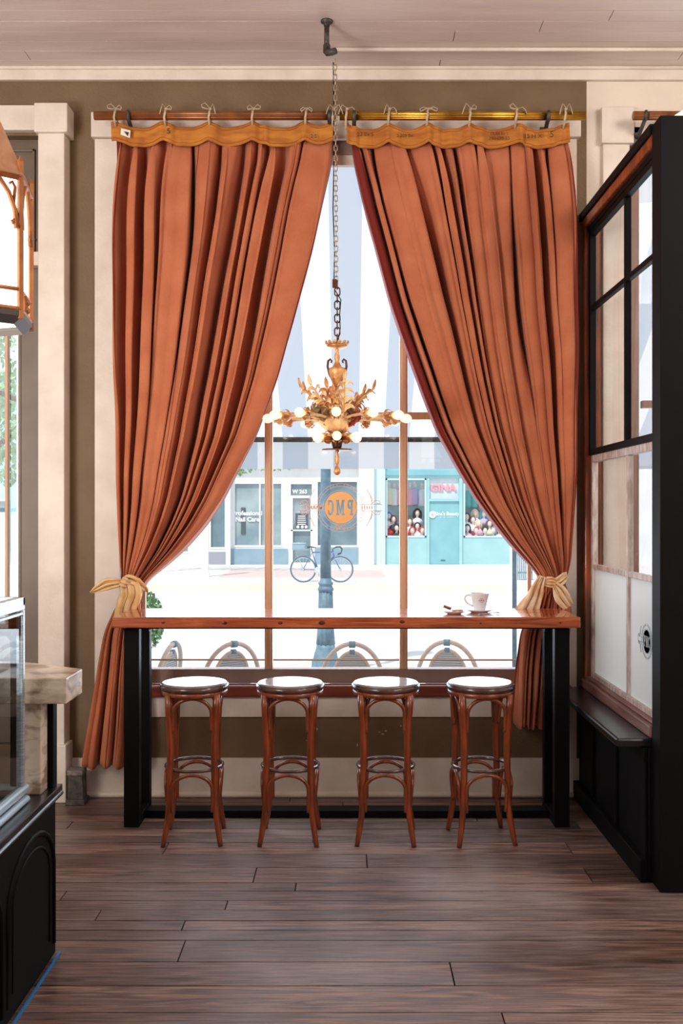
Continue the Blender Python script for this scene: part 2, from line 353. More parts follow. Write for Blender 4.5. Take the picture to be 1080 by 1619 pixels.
def text(name, s, size, loc, rot, m, parent=None, ext=.001, bold=0, align='CENTER', sx=1):
    cu = bpy.data.curves.new('t', 'FONT'); cu.body = s; cu.size = size; cu.extrude = ext; cu.offset = bold
    cu.align_x = align; cu.align_y = 'CENTER'; cu.resolution_u = 3
    to = bpy.data.objects.new('t', cu); COL.objects.link(to)
    dg = bpy.context.evaluated_depsgraph_get(); me = bpy.data.meshes.new_from_object(to.evaluated_get(dg))
    me.transform(Matrix.Translation(loc) @ rot.to_matrix().to_4x4() @ Matrix.Diagonal((sx,1,1,1)))
    bpy.data.objects.remove(to); bpy.data.curves.remove(cu)
    bm = NB(); bm.from_mesh(me); bpy.data.meshes.remove(me)
    return obj(name, bm, m, parent)
from mathutils import Euler
FACE_CAM = Euler((PI/2, 0, 0)); FACE_OUT = Euler((PI/2, 0, PI))

# ================================================================== SETTING
WY = 5.82
ZC = 4.25
# floor: individual boards running along x
def boards(edges, x0, x1, z, th, joints, gap=.0055, seed=3, up=True, pitch=(1.4, 3.2)):
    rnd = random.Random(seed); bm = NB(); lay = bm.loops.layers.uv.verify()
    for i in range(len(edges)-1):
        a, b = edges[i]+gap/2, edges[i+1]-gap/2
        cuts = joints.get(i)
        if cuts is None:
            cuts = []; x = x0+rnd.uniform(.2, 2.5)
            while x < x1: cuts.append(x); x += rnd.uniform(*pitch)
        xs = [x0]+list(cuts)+[x1]
        for p, q in zip(xs, xs[1:]):
            n0 = len(bm.faces); tone = rnd.random()
            dz = rnd.uniform(-.0012, 0)
            zz = (z-th, z+dz) if up else (z-dz, z+th)
            box(bm, p+gap/2, q-gap/2, a, b, zz[0], zz[1])
            bm.faces.ensure_lookup_table()
            for f in bm.faces[n0:]:
                for l in f.loops: l[lay].uv = (tone, 0)
    return bm
fe = [5.82,5.70,5.58,5.46,5.34,5.22,5.10,5.0,4.83,4.65,4.459,4.362,4.256,4.154,4.045,3.953,3.86,3.675,3.489,3.303,3.12,2.94]
while fe[-1] > -3.8: fe.append(fe[-1]-random.Random(len(fe)).choice((.1,.18,.186)))
fe = sorted(fe)
def fidx(y):
    for i in range(len(fe)-1):
        if fe[i] <= y < fe[i+1]: return i
J = {}
for D, pxs in ((4.55,[403, 930]), (4.2,[358]), (4.1,[155]), (4.0,[290]), (3.91,[40]), (3.77,[287]), (3.58,[715]), (3.4,[-100]), (3.2,[800]), (4.3,[100]), (4.74,[580]), (4.9,[262,900])):
    i = fidx(D); J[i] = [X(p, (fe[i]+fe[i+1])/2) for p in pxs]
o = obj('floor', boards(fe, -4, 4.2, 0, .03, J), FLOORM, bev=0); tag(o, kind='structure')
bm = NB(); box(bm, -4, 4.2, -4, 6.0, -.25, -.031); tag(obj('floor_base', bm, BLACK), kind='structure')
ce = [WY]
while ce[-1] > -3.9: ce.append(ce[-1]-.113)
ce = sorted(ce)
o = obj('ceiling', boards(ce, -4, 4.2, ZC, .03, {}, gap=.004, seed=8, up=False, pitch=(3,6)), CEILM); tag(o, kind='structure')
bm = NB(); box(bm, -4.2, 4.4, -4.1, 6.1, ZC+.032, ZC+.25); tag(obj('ceiling_base', bm, CREAM), kind='structure')
bm = NB(); box(bm, -4.15, -4, -4, 6.0, -.25, ZC+.05); tag(obj('wall_left', bm, CREAM), kind='structure')
bm = NB(); box(bm, 4.2, 4.35, -4, 6.0, -.25, ZC+.05); tag(obj('wall_right', bm, CREAM), kind='structure')
bm = NB(); box(bm, -4.15, 4.35, -4.15, -4, -.25, ZC+.05); tag(obj('wall_front', bm, CREAM), kind='structure')

# wall with the windows: brown left of x=1.40, cream right of it
W1 = (-1.335, 1.20, .58, 3.93)        # main opening x0 x1 z0 z1
WL = (-3.30, -1.795, .30, 3.86)       # opening in the left bay
WR = (1.636, 3.60, .58, 3.84)         # opening in the right bay
XB = 1.396
YT = 6.00
bm = NB()
def wallseg(x0, x1, z0, z1, mi):
    box(bm, x0, x1, WY, YT, z0, z1, mi)
wallseg(-4, WL[0], 0, ZC, 0); wallseg(WL[0], WL[1], 0, WL[2], 0); wallseg(WL[0], WL[1], WL[3], ZC, 0)
wallseg(WL[1], W1[0], 0, ZC, 0); wallseg(W1[0], W1[1], 0, W1[2], 0); wallseg(W1[0], W1[1], W1[3], ZC, 0)
wallseg(W1[1], XB, 0, ZC, 0); wallseg(XB, WR[0], 0, ZC, 1); wallseg(WR[0], WR[1], 0, WR[2], 1); wallseg(WR[0], WR[1], WR[3], ZC, 1); wallseg(WR[1], 4.2, 0, ZC, 1)
tag(obj('wall_back', bm, [BROWN, CREAM]), kind='structure')

# crown trim and ceiling batten
bm = NB(); box(bm, -4, 4.2, WY-.03, WY, 4.175, ZC); box(bm, -4, 4.2, WY-.045, WY, ZC-.018, ZC)
tag(obj('trim_1', bm, WHITE, bev=.004), kind='structure')
# baseboard
bm = NB(); box(bm, WL[1]+.16, 1.40, WY-.022, WY, 0, .225); tube(bm, [(-1.63, WY-.03, .016), (1.40, WY-.03, .016)], .018, 10)
box(bm, 1.40, 4.2, WY-.022, WY, 0, .225)
tag(obj('baseboard_back', bm, WHITE, bev=.003), kind='structure')
# apron below the main window
bm = NB(); box(bm, -1.47, 1.335, WY-.02, WY, .465, .585); tag(obj('trim_2', bm, WHITE, bev=.003), kind='structure')
# casings
bm = NB()
box(bm, -1.472, -1.325, WY-.035, WY, .225, 3.83); box(bm, 1.195, 1.331, WY-.035, WY, .225, 3.83)
box(bm, -1.325, 1.195, WY-.03, WY, 3.83, 3.965)
box(bm, -1.487, -1.30, WY-.06, WY, 3.832, 3.975); box(bm, 1.18, 1.350, WY-.06, WY, 3.832, 3.965)
tag(obj('trim_3', bm, WHITE, bev=.004), kind='structure')
# left bay pilaster and header
bm = NB()
box(bm, -1.775, -1.6235, WY-.12, WY, .30, 3.83); box(bm, -1.79, -1.60, WY-.145, WY, 3.828, 3.995)
box(bm, -1.79, -1.607, WY-.145, WY, 0, .33)
box(bm, -4, -1.775, WY-.05, WY, 3.875, 4.02)
tag(obj('trim_4', bm, WHITE, bev=.006), kind='structure')
# right bay casing
bm = NB()
box(bm, 1.485, 1.64, WY-.03, WY, 0, 3.80); box(bm, 1.472, 1.66, WY-.05, WY, 3.80, 4.01); box(bm, 1.66, 4.2, WY-.035, WY, 3.86, 4.0)
tag(obj('trim_5', bm, WHITE, bev=.004), kind='structure')

def window(name, x0, x1, z0, z1, mull, trans, y=5.875, wood=TANWOOD, sash=GREYWOOD, rail=.10, side=.06, top=.10):
    t = thing(name, ((x0+x1)/2, y, z0), kind='structure')
    bm = NB()
    box(bm, x0, x1, y-.03, y+.05, z0, z0+rail)                       # bottom rail
    box(bm, x0, x1, y-.03, y+.05, z1-top, z1)
    box(bm, x0, x0+side, y-.03, y+.05, z0+rail, z1-top); box(bm, x1-side, x1, y-.03, y+.05, z0+rail, z1-top)
    obj('window_frame', bm, sash, t, bev=.004)
    for m in mull:
        bm = NB(); box(bm, m-.023, m+.023, y-.026, y+.03, z0+rail, z1-top); box(bm, m-.013, m+.013, y-.036, y-.026, z0+rail, z1-top)
        obj('mullion', bm, wood, t, bev=.003)
    xs = [x0+side]+list(mull)+[x1-side]
    zs = [z0+rail]+list(trans)+[z1-top]
    for q in trans:
        for a, b in zip(xs, xs[1:]):
            bm = NB(); box(bm, a+.0235, b-.0235, y-.02, y+.03, q-.022, q+.022); obj('transom_bar', bm, wood, t, bev=.003)
    k = 0
    for a, b in zip(xs, xs[1:]):
        for c, d in zip(zs, zs[1:]):
            bm = NB(); v = [(a-.01,y+.012,c-.01),(b+.01,y+.012,c-.01),(b+.01,y+.012,d+.01),(a-.01,y+.012,d+.01)]; poly(bm, v); obj('pane', bm, GLASS, t)
    return t
D5 = 5.875
ML, MR = X(424.5, D5-.03), X(638.5, D5-.03)
w1 = window('window_1', W1[0], W1[1], .655, W1[3]-.0, [ML, MR], [Z(658.5, D5)], rail=.083, top=.17)
# pale stop above the glass and slim side strips
bm = NB(); box(bm, W1[0]+.06, W1[1]-.06, D5-.02, D5+.02, 3.70, 3.76); obj('head_strip', bm, WHITE, w1, bev=.003)
for q in (-1.20, 1.067):
    bm = NB(); box(bm, q-.011, q+.011, D5-.028, D5+.0, .738, 3.70); obj('side_strip', bm, TANWOOD, w1, bev=.002)
bm = NB(); box(bm, W1[0]-.10, W1[1]+.10, WY-.055, D5-.03, .585, .655); obj('sill', bm, SILLW, w1, bev=.012)

# left bay: brown panel above, ledge, window beneath
t = thing('window_2', (-2.6, WY, .3), kind='structure')
bm = NB(); box(bm, WL[0], WL[1], 5.88, 5.93, 3.16, WL[3]); box(bm, -2.95, -1.84, 5.86, 5.88, 3.26, 3.27); box(bm, -1.86, -1.845, 5.865, 5.88, 3.16, 3.80); box(bm, -2.95, -1.845, 5.865, 5.88, 3.785, 3.80)
obj('panel', bm, BROWN2, t, bev=.003)
bm = NB(); box(bm, WL[0], WL[1], WY-.03, 5.88, 3.095, 3.175); obj('ledge', bm, WHITE, t, bev=.004)
bm = NB(); box(bm, -1.925, WL[1], 5.86, 5.93, .3, 3.095); box(bm, -1.945, -1.925, 5.87, 5.95, .3, 3.095); box(bm, WL[0], -1.925, 5.86, 5.93, .3, 1.0); box(bm, WL[0], WL[0]+.1, 5.86, 5.93, 1.0, 3.095)
obj('window_frame', bm, BROWN2, t, bev=.005)
bm = NB(); box(bm, -1.955, -1.945, 5.875, 5.96, 1.0, 3.095); obj('metal_stop', bm, STEEL, t)
bm = NB(); box(bm, X(9.5,5.9), X(14,5.9), 5.88, 5.92, 1.0, 3.095); obj('mullion', bm, TANWOOD, t, bev=.002)
bm = NB(); poly(bm, [(WL[0],5.91,1.0),(-1.95,5.91,1.0),(-1.95,5.91,3.1),(WL[0],5.91,3.1)]); obj('pane', bm, GLASS, t)

window('window_3', WR[0], WR[1], .655, WR[3], [X(1046,D5)+.08, 3.0], [Z(640, D5)], side=.075, wood=GREYWOOD)
bm = NB(); box(bm, WR[0]-.05, WR[1]+.1, WY-.05, D5-.03, .585, .655); tag(obj('trim_6', bm, SILLW, bev=.01), kind='structure')

# ================================================================== STREET
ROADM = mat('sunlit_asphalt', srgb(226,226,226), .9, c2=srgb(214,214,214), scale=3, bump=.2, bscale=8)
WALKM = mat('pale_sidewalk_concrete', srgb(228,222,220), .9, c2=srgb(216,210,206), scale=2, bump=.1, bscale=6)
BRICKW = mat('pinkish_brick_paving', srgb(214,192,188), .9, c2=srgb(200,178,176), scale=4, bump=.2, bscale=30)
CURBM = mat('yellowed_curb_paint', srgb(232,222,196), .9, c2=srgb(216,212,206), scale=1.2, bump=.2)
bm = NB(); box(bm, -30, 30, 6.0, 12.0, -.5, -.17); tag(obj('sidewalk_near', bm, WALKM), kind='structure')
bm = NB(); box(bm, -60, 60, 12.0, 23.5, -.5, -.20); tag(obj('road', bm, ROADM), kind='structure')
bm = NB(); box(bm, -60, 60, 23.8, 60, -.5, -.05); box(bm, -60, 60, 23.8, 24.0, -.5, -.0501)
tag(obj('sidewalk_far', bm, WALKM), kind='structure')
bm = NB(); box(bm, -60, -5.0, 23.5, 23.8, -.5, -.05, 1); box(bm, -5.0, 5.5, 23.5, 23.8, -.5, -.05, 0); box(bm, 5.5, 60, 23.5, 23.8, -.5, -.05, 1)
tag(obj('curb', bm, [CURBM, WALKM]), kind='structure')
bm = NB(); box(bm, -3.4, 1.0, 26.0, 29.2, -.05, -.045); tag(obj('brick_paving', bm, BRICKW), kind='structure')

AWN = stripemat('striped_awning_cloth', 0, .2286, .326, srgb(206,214,226), srgb(250,251,253), .72)
aw = thing('awning', (1.2, 6.0, 4.3), 'grey and white striped canvas awning slanting over the pavement outside the window', 'awning')
bm = NB(); grid(bm, lambda u, v: Vector((lerp(-2.2, 4.6, u), lerp(6.02, 9.0, v), lerp(4.32, 2.317, v)-.03*math.sin(PI*v))), 34, 12); obj('canopy', bm, AWN, aw)
bm = NB(); grid(bm, lambda u, v: Vector((lerp(-2.2, 4.6, u), 9.0+.006*math.sin(u*40)*v, lerp(2.317, 2.049, v))), 80, 3); obj('valance', bm, AWN, aw)
bm = NB(); tube(bm, [(-2.2, 8.97, 2.312), (4.6, 8.97, 2.312)], .024, 10); obj('front_bar', bm, IRON, aw)
for q in (-2.15, 4.55):
    bm = NB(); tube(bm, [(q, 6.02, 2.4), (q, 8.97, 2.312)], .015, 8); obj('side_arm', bm, IRON, aw)
PSTBL = mat('blue_grey_painted_metal', srgb(120,150,168), .5, c2=srgb(96,126,146), scale=12, bump=.3, bscale=20)
ap = thing('support_post', (X(815,9), 9.05, -.17), 'slim blue-grey awning post on the pavement beside the right curtain', 'post')
bm = NB(); tube(bm, [(X(815,9), 9.05, -.17), (X(815,9), 9.05, 2.3)], .021, 10); obj('shaft', bm, PSTBL, ap)
bm = NB(); lathe(bm, [(.06,-.17),(.06,-.155),(.03,-.14),(.026,-.10)], (X(815,9), 9.05, 0), 16); obj('base_plate', bm, PSTBL, ap)
CORDM = mat('tan_cord', srgb(214,176,150), .7)
bm = NB(); tube(bm, [(-1.8, 6.12, Z(1043.5, 6.12)), (1.3, 6.12, Z(1044, 6.12)), (3.2, 6.12, Z(1044, 6.12))], .006, 6)
for q in (-1.8, 3.2): tube(bm, [(q, 6.12, Z(1044,6.12)), (q, 5.99, Z(1044,6.12))], .008, 6)
tag(obj('guard_rail', bm, CORDM), 'thin tan rail running low across the outside of the window', 'rail')

# street lamp
LX = X(515, 11)
sl = thing('street_lamp', (LX, 11, -.17), 'blue-grey cast iron street lamp post with fluted base near the window', 'street lamp')
bm = NB(); lathe(bm, [(.175,-.17),(.175,-.10),(.16,-.08),(.155,.02),(.135,.05),(.125,.10),(.105,.16),(.10,.2)], (LX,11,0), 32); obj('foot', bm, PSTBL, sl)
bm = NB(); lathe(bm, [(.100,.2),(.088,.34),(.078,.6),(.074,.78)], (LX,11,0), 48, flute=.06, nf=12); obj('fluted_base', bm, PSTBL, sl)
bm = NB(); lathe(bm, [(.076,.78),(.088,.80),(.088,.815),(.076,.83),(.07,.85),(.082,.865),(.082,.878),(.066,.89),(.060,.93)], (LX,11,0), 32); obj('collar', bm, PSTBL, sl)
bm = NB(); lathe(bm, [(.060,.93),(.057,1.5),(.053,3.1),(.05,3.4)], (LX,11,0), 24); obj('shaft', bm, PSTBL, sl)
bm = NB(); lathe(bm, [(.05,3.4),(.09,3.42),(.11,3.5),(.19,3.85),(.2,3.9),(.06,4.1),(.02,4.2)], (LX,11,0), 8); obj('lamp_head', bm, PSTBL, sl)

# far side buildings
BD = 32.4; BS = F/BD
def bx(px): return (px-CX)/BS
def bz(py): return H-(py-CY)/BS
STUC = mat('white_stucco', srgb(238,240,240), .85, c2=srgb(230,232,234), scale=1.5)
TEAL = mat('teal_paint', srgb(164,206,210), .7, c2=srgb(154,198,204), scale=2)
TEALD = mat('deeper_teal_paint', srgb(136,190,198), .6, c2=srgb(124,180,190), scale=2)
TEALL = mat('pale_teal_paint', srgb(204,226,230), .7)
BLUEP = mat('slate_blue_panel', srgb(146,172,188), .6, c2=srgb(130,158,176), scale=2)
GREYP = mat('mauve_grey_panel', srgb(158,160,174), .6)
SHOPG = mat('shop_glass_reflective', srgb(128,150,160), .08, c2=srgb(170,186,190), scale=.9, coat=.5)
DOORG = mat('dark_door_glass', srgb(100,124,136), .1, c2=srgb(130,150,158), scale=1.2)
ALUM = mat('white_shop_frame', srgb(236,240,242), .5)
BLKS = mat('dark_poster', srgb(84,96,106), .6)
WTXT = mat('white_vinyl', srgb(250,250,250), .6)
PINKT = mat('pink_letters', srgb(236,160,176), .6)
BCK = mat('display_backing', srgb(214,226,230), .8, c2=srgb(196,210,216), scale=2)
def shopwin(parent, x0, x1, y0, y1, m=SHOPG, fm=ALUM, fw=.05, mull=()):
    a, b, c, d = bx(x0), bx(x1), bz(y1), bz(y0)
    bm = NB()
    box(bm, a, b, BD-.02, BD+.12, c, c+fw); box(bm, a, b, BD-.02, BD+.12, d-fw, d); box(bm, a, a+fw, BD-.02, BD+.12, c+fw, d-fw); box(bm, b-fw, b, BD-.02, BD+.12, c+fw, d-fw)
    for q in mull: box(bm, bx(q)-fw/2, bx(q)+fw/2, BD-.02, BD+.12, c+fw, d-fw)
    f = obj('window', bm, fm, parent)
    bm = NB(); box(bm, a+fw, b-fw, BD+.06, BD+.08, c+fw, d-fw); obj('pane', bm, m, f)
    return f
def wallparts(parent, xs0, xs1, m, holes, top=6.2, bot=-.05, depth=.5):
    """wall from boxes around holes given in world (x0,x1,z0,z1)"""
    bm = NB(); hs = sorted(holes); x = xs0
    for (a, b, c, d) in hs:
        if a > x: box(bm, x, a, BD, BD+depth, bot, top)
        if c > bot: box(bm, a, b, BD, BD+depth, bot, c)
        box(bm, a, b, BD, BD+depth, d, top); x = b
    box(bm, x, xs1, BD, BD+depth, bot, top)
    return obj('wall', bm, m, parent)
ba = thing('building', (bx(430), BD, -.05), 'white stucco shop building across the street with blue-panelled shop windows', 'building')
holes = [(bx(a), bx(b), bz(d), bz(c)) for a, b, c, d in ((130,180,775,860),(190,300,775,875),(331,358,773,868),(369,447,763,865),(457,496,763,893),(500,567,760,865))]
wallparts(ba, bx(60), bx(591), STUC, holes)
shopwin(ba, 130, 180, 775, 860); shopwin(ba, 190, 300, 775, 875, mull=(245,)); shopwin(ba, 331, 358, 773, 868, m=DOORG); shopwin(ba, 369, 447, 763, 865, mull=(411,)); shopwin(ba, 500, 567, 760, 865, m=DOORG)
bm = NB(); box(bm, bx(366), bx(455), BD-.05, BD, -.05, bz(868)); obj('lower_panel', bm, BLUEP, ba)
bm = NB(); box(bm, bx(498), bx(568), BD-.05, BD, -.05, bz(867)); obj('lower_panel', bm, BLUEP, ba)
bm = NB(); box(bm, bx(329), bx(359), BD-.05, BD, -.05, bz(873)); obj('lower_panel', bm, GREYP, ba)
bm = NB(); box(bm, bx(358.5), bx(365.5), BD-.25, BD, -.05, 6.2); obj('pier', bm, STUC, ba); bm = NB(); box(bm, bx(567), bx(591), BD-.3, BD, -.05, 6.2); obj('pier', bm, STUC, ba)
bm = NB(); box(bm, bx(60.5), bx(591), BD-.15, BD+.1, bz(742), bz(736)); obj('cornice', bm, STUC, ba)
f = shopwin(ba, 457, 496, 763, 893, m=DOORG, fw=.06)
f.name = 'shop_door'
bm = NB(); box(bm, bx(457), bx(496), BD-.03, BD+.1, bz(788), bz(784)); box(bm, bx(460), bx(463), BD-.03, BD+.1, -.05, bz(788)); box(bm, bx(491), bx(494), BD-.03, BD+.1, -.05, bz(788)); box(bm, bx(460), bx(494), BD-.03, BD+.1, bz(840), bz(838)); obj('door_rail', bm, ALUM, f)
bm = NB(); box(bm, bx(467), bx(487), BD+.03, BD+.05, bz(836), bz(812)); obj('poster', bm, BLKS, f)
bm = NB()
rnd = random.Random(5)
for i in range(5): q = rnd.uniform(4,7); box(bm, bx(477-q), bx(477+q), BD+.02, BD+.03, bz(816+i*3.2+1.2), bz(816+i*3.2))
for q in (471, 478, 484): lathe(bm, [(.05,0),(.05,.01)], (bx(q), BD+.02, bz(833.5)), 10, rot=Matrix.Rotation(PI/2,3,'X'))
obj('poster_print', bm, WTXT, f)
text('window_lettering', 'Professional\nNail Care', .20, (bx(391), BD+.03, bz(817)), FACE_CAM, WTXT, ba, ext=.004, bold=.006)
text('window_lettering', 'W 263', .17, (bx(474), BD+.03, bz(778)), FACE_CAM, WTXT, ba, ext=.004, bold=.006)
bm = NB(); box(bm, bx(381), bx(388), BD+.03, BD+.05, bz(845), bz(803)); obj('poster', bm, BLKS, ba)

bt = thing('building', (bx(700), BD, -.05), 'teal-painted beauty shop across the street with a teal door and wig displays', 'building')
TH = [(bx(610), bx(674), bz(850), bz(757)), (bx(676), bx(727), bz(893), bz(757)), (bx(733), bx(801), bz(850), bz(762))]
wallparts(bt, bx(609), bx(806), TEAL, TH, depth=.15)
bm = NB(); box(bm, bx(591), bx(609), BD-.12, BD+.2, -.05, 6.2); obj('pilaster', bm, TEALL, bt)
bm = NB(); box(bm, bx(609), bx(806), BD-.06, BD, bz(752), bz(744)); obj('header', bm, TEALD, bt)
for (a, b, c, d) in (TH[0], TH[2]):
    bm = NB(); box(bm, a-.1, b+.1, BD+1.3, BD+1.35, c-.3, d+.1); box(bm, a-.1, b+.1, BD+.15, BD+1.3, c-.08, c-.005); obj('display_back', bm, BCK, bt)
    bm = NB()
    for i in range(5): box(bm, a, b, BD+.95, BD+1.29, lerp(c, d, .25+.14*i)-.008, lerp(c, d, .25+.14*i))
    obj('shelf_slats', bm, ALUM, bt)
    bm = NB()
    for (p, q, r, s) in ((a,b,c,c+.05),(a,b,d-.05,d),(a,a+.05,c,d),(b-.05,b,c,d)): box(bm, p, q, BD-.02, BD+.05, r, s)
    fr = obj('window', bm, TEALL, bt)
    bm = NB(); poly(bm, [(a,BD+.03,c),(b,BD+.03,c),(b,BD+.03,d),(a,BD+.03,d)]); obj('pane', bm, GLASS, fr)
db = NB(); box(db, bx(679), bx(726), BD+.03, BD+.12, -.04, bz(793)); dr = obj('door', db, TEALD, bt)
bm = NB(); box(bm, bx(676), bx(679), BD-.02, BD+.15, -.05, bz(757)); box(bm, bx(726), bx(731), BD-.05, BD+.15, -.05, bz(757)); box(bm, bx(679), bx(726), BD-.02, BD+.15, bz(793), bz(789)); obj('door_frame', bm, TEAL, bt)
bm = NB(); lathe(bm, [(.115,0),(.115,.02)], (bx(684), BD+.02, bz(814)), 24, rot=Matrix.Rotation(PI/2,3,'X')); obj('round_sign', bm, WTXT, dr)
text('sign_letter', 'e', .2, (bx(684), BD-.005, bz(813.5)), FACE_CAM, TEALD, dr, ext=.003)
text('lettering', "Gina's Beauty", .17, (bx(706), BD+.02, bz(813)), FACE_CAM, WTXT, dr, ext=.003, bold=.004, sx=.9)
text('lettering', "wigs · hair · accessories", .05, (bx(706), BD+.02, bz(818)), FACE_CAM, WTXT, dr, ext=.002)
bm = NB(); box(bm, bx(697), bx(704), BD+.015, BD+.03, bz(887), bz(885.6)); obj('mail_slot', bm, BLKS, dr)
bm = NB(); box(bm, bx(679), bx(726), BD+.08, BD+.1, bz(789), bz(757)); obj('transom_panel', bm, BCK, bt)
text('sign_letters', 'GINA', .30, (bx(701), BD+.05, bz(772)), FACE_CAM, PINKT, bt, ext=.01, bold=.014, sx=1.15)
br = thing('building', (bx(900), BD, -.05), 'pale plain building across the street right of the teal shop', 'building')
wallparts(br, bx(806), bx(1300), STUC, [(bx(850),bx(920),bz(850),bz(760)),(bx(940),bx(990),bz(893),bz(765)),(bx(1060),bx(1180),bz(850),bz(760))])
shopwin(br, 850, 920, 760, 850); shopwin(br, 940, 990, 765, 893, m=DOORG); shopwin(br, 1060, 1180, 760, 850)
bl = thing('building', (bx(-100), BD, -.05), 'teal shopfront far across the street seen through the left bay window', 'building')
wallparts(bl, bx(-320), bx(59), TEAL, [(bx(-60),bx(16),bz(870),bz(790)),(bx(-300),bx(-120),bz(870),bz(790))])
shopwin(bl, -60, 16, 790, 870, fm=TEALL, m=DOORG); shopwin(bl, -300, -120, 790, 870, fm=TEALL, m=DOORG)
bm = NB(); box(bm, bx(57)-.02, bx(57)+.02, BD-.05, BD, -.05, 3.0); obj('downpipe', bm, TEALL, bl)

# wigs and garments in the display windows
SKIN = mat('mannequin_skin', srgb(236,214,204), .6); 
WIGC = {'black': srgb(50,44,46), 'brown': srgb(120,80,66), 'blonde': srgb(232,206,176), 'blue': srgb(50,110,200), 'grey': srgb(150,150,162), 'red': srgb(196,60,66), 'teal': srgb(90,170,180), 'white': srgb(238,236,234)}
WIGM = {k: mat('wig_'+k, v, .7, bump=.4, bscale=50) for k, v in WIGC.items()}
SHIRT = {'red': mat('red_knit', srgb(214,70,74), .8), 'white': mat('white_knit', srgb(238,234,236), .8), 'black': mat('black_knit', srgb(70,66,72), .8), 'pink': mat('pink_knit', srgb(236,178,196), .8), 'purple': mat('lilac_knit', srgb(196,182,220), .8), 'yellow': mat('pale_yellow_knit', srgb(240,228,196), .8), 'teal': mat('teal_knit', srgb(110,186,186), .8)}
def mannequin(px, py, wig, big, shirt, label, depth):
    y = BD+depth; s = y/BD; cx = (px-CX)*y/F; cz = H-(py-CY)*y/F
    t = thing('mannequin_head', (cx, y, cz-.22), label, 'mannequin head', 'wigs in the teal shop windows')
    bm = NB(); sphere(bm, (cx, y-.02, cz), .075, .085, .105, 12); lathe(bm, [(.045,-.16),(.04,-.06)], (cx,y,cz), 10); obj('face', bm, SKIN, t)
    bm = NB(); lathe(bm, [(.17,-.36),(.18,-.26),(.13,-.19),(.05,-.15)], (cx,y,cz), 14); obj('bust', bm, SHIRT[shirt], t)
    bm = NB(); sphere(bm, (cx, y+.035, cz+.03), .095*big, .095, .11*big, 12)
    for k in (-1, 1): sphere(bm, (cx+k*.075*big, y+.03, cz-.05), .045*big, .05, .12*big, 10)
    obj('wig', bm, WIGM[wig], t)
for a in ((615,817,'blue',1.1,'white','mannequin head with a bright blue wig at the left of the teal shop',.5),
          (622,822,'brown',1.15,'black','mannequin head with a rounded brown wig beside the bright blue wig',.42),
          (614,829,'grey',1.0,'red','mannequin head in a red collar below the blue wig',.35),
          (627,836,'black',1.2,'black','mannequin head with long black hair low beside the window mullion',.3),
          (648,826,'brown',1.0,'white','mannequin head with small brown wig between mullion and teal door',.5),
          (652,840,'red',1.1,'red','mannequin head with a red hooded wig low in the left display',.3),
          (660,812,'black',1.35,'white','mannequin head with big curly black hair nearest above its row left of the door',.6),
          (660,833,'black',1.1,'white','mannequin head with dark bob under the big curly black hair',.4),
          (668,840,'red',1.15,'white','mannequin head with pale face and red hair beside the teal door',.3),
          (738,818,'black',1.1,'white','mannequin head with a black bob at upper left of the right display',.5),
          (751,812,'blonde',1.15,'white','mannequin head with a blonde wig, highest in the right display',.6),
          (765,813,'teal',1.4,'purple','mannequin head with a full blue-green wig in the right display',.6),
          (748,823,'brown',1.05,'white','mannequin head with brown wig below the blonde one',.45),
          (739,836,'black',1.15,'pink','mannequin head with dark hair at bottom left of the right display',.3),
          (753,840,'red',1.1,'white','mannequin head with crimson fringe low in the right display',.3),
          (757,829,'blonde',1.1,'pink','mannequin head with blonde waves in the middle of the right display',.4),
          (767,840,'black',1.2,'white','mannequin head with long straight black hair low in the right display',.3),
          (774,829,'brown',1.15,'yellow','mannequin head with auburn wig right of centre in the right display',.4),
          (780,840,'grey',1.1,'teal','mannequin head with ash grey wig low at the right of the right display',.3),
          (789,838,'black',1.1,'white','mannequin head with black hair at the far right by the curtain',.35)):
    mannequin(*a)
def garment(px, py, c, label, sx=1):
    y = BD+.85; cx = (px-CX)*y/F; cz = H-(py-CY)*y/F
    t = thing('dress_form', (cx, y, cz-.4), label, 'dress form', 'garments hanging in the teal shop windows')
    bm = NB(); lathe(bm, [(.09*sx,-.42),(.13*sx,-.38),(.115*sx,-.15),(.14*sx,.02),(.12*sx,.1),(.05,.15)], (cx,y,cz), 12); obj('garment', bm, SHIRT[c], t)
    bm = NB(); sphere(bm, (cx, y, cz+.26), .06, .06, .085, 10); lathe(bm, [(.035,.13),(.03,.2)], (cx,y,cz), 8); obj('head', bm, SKIN, t)
for a in ((615,779,'yellow','pale yellow top on a form at the left of the teal shop'), (624,780,'white','white top on a form beside the pale yellow one'), (631,779,'pink','pink top on a form just behind the window mullion'),
          (649,780,'pink','rose top on a form right of the mullion'), (656,779,'purple','lilac top on a form in the left display'), (667,781,'white','white top on a form beside the lettered transom'),
          (740,783,'teal','teal top on a form at the left of the right display'), (750,784,'teal','teal top on a form second in the right display'), (762,788,'pink','pink dress on a form in the right display'), (775,788,'yellow','pale yellow dress on a form in the right display')):
    garment(*a)

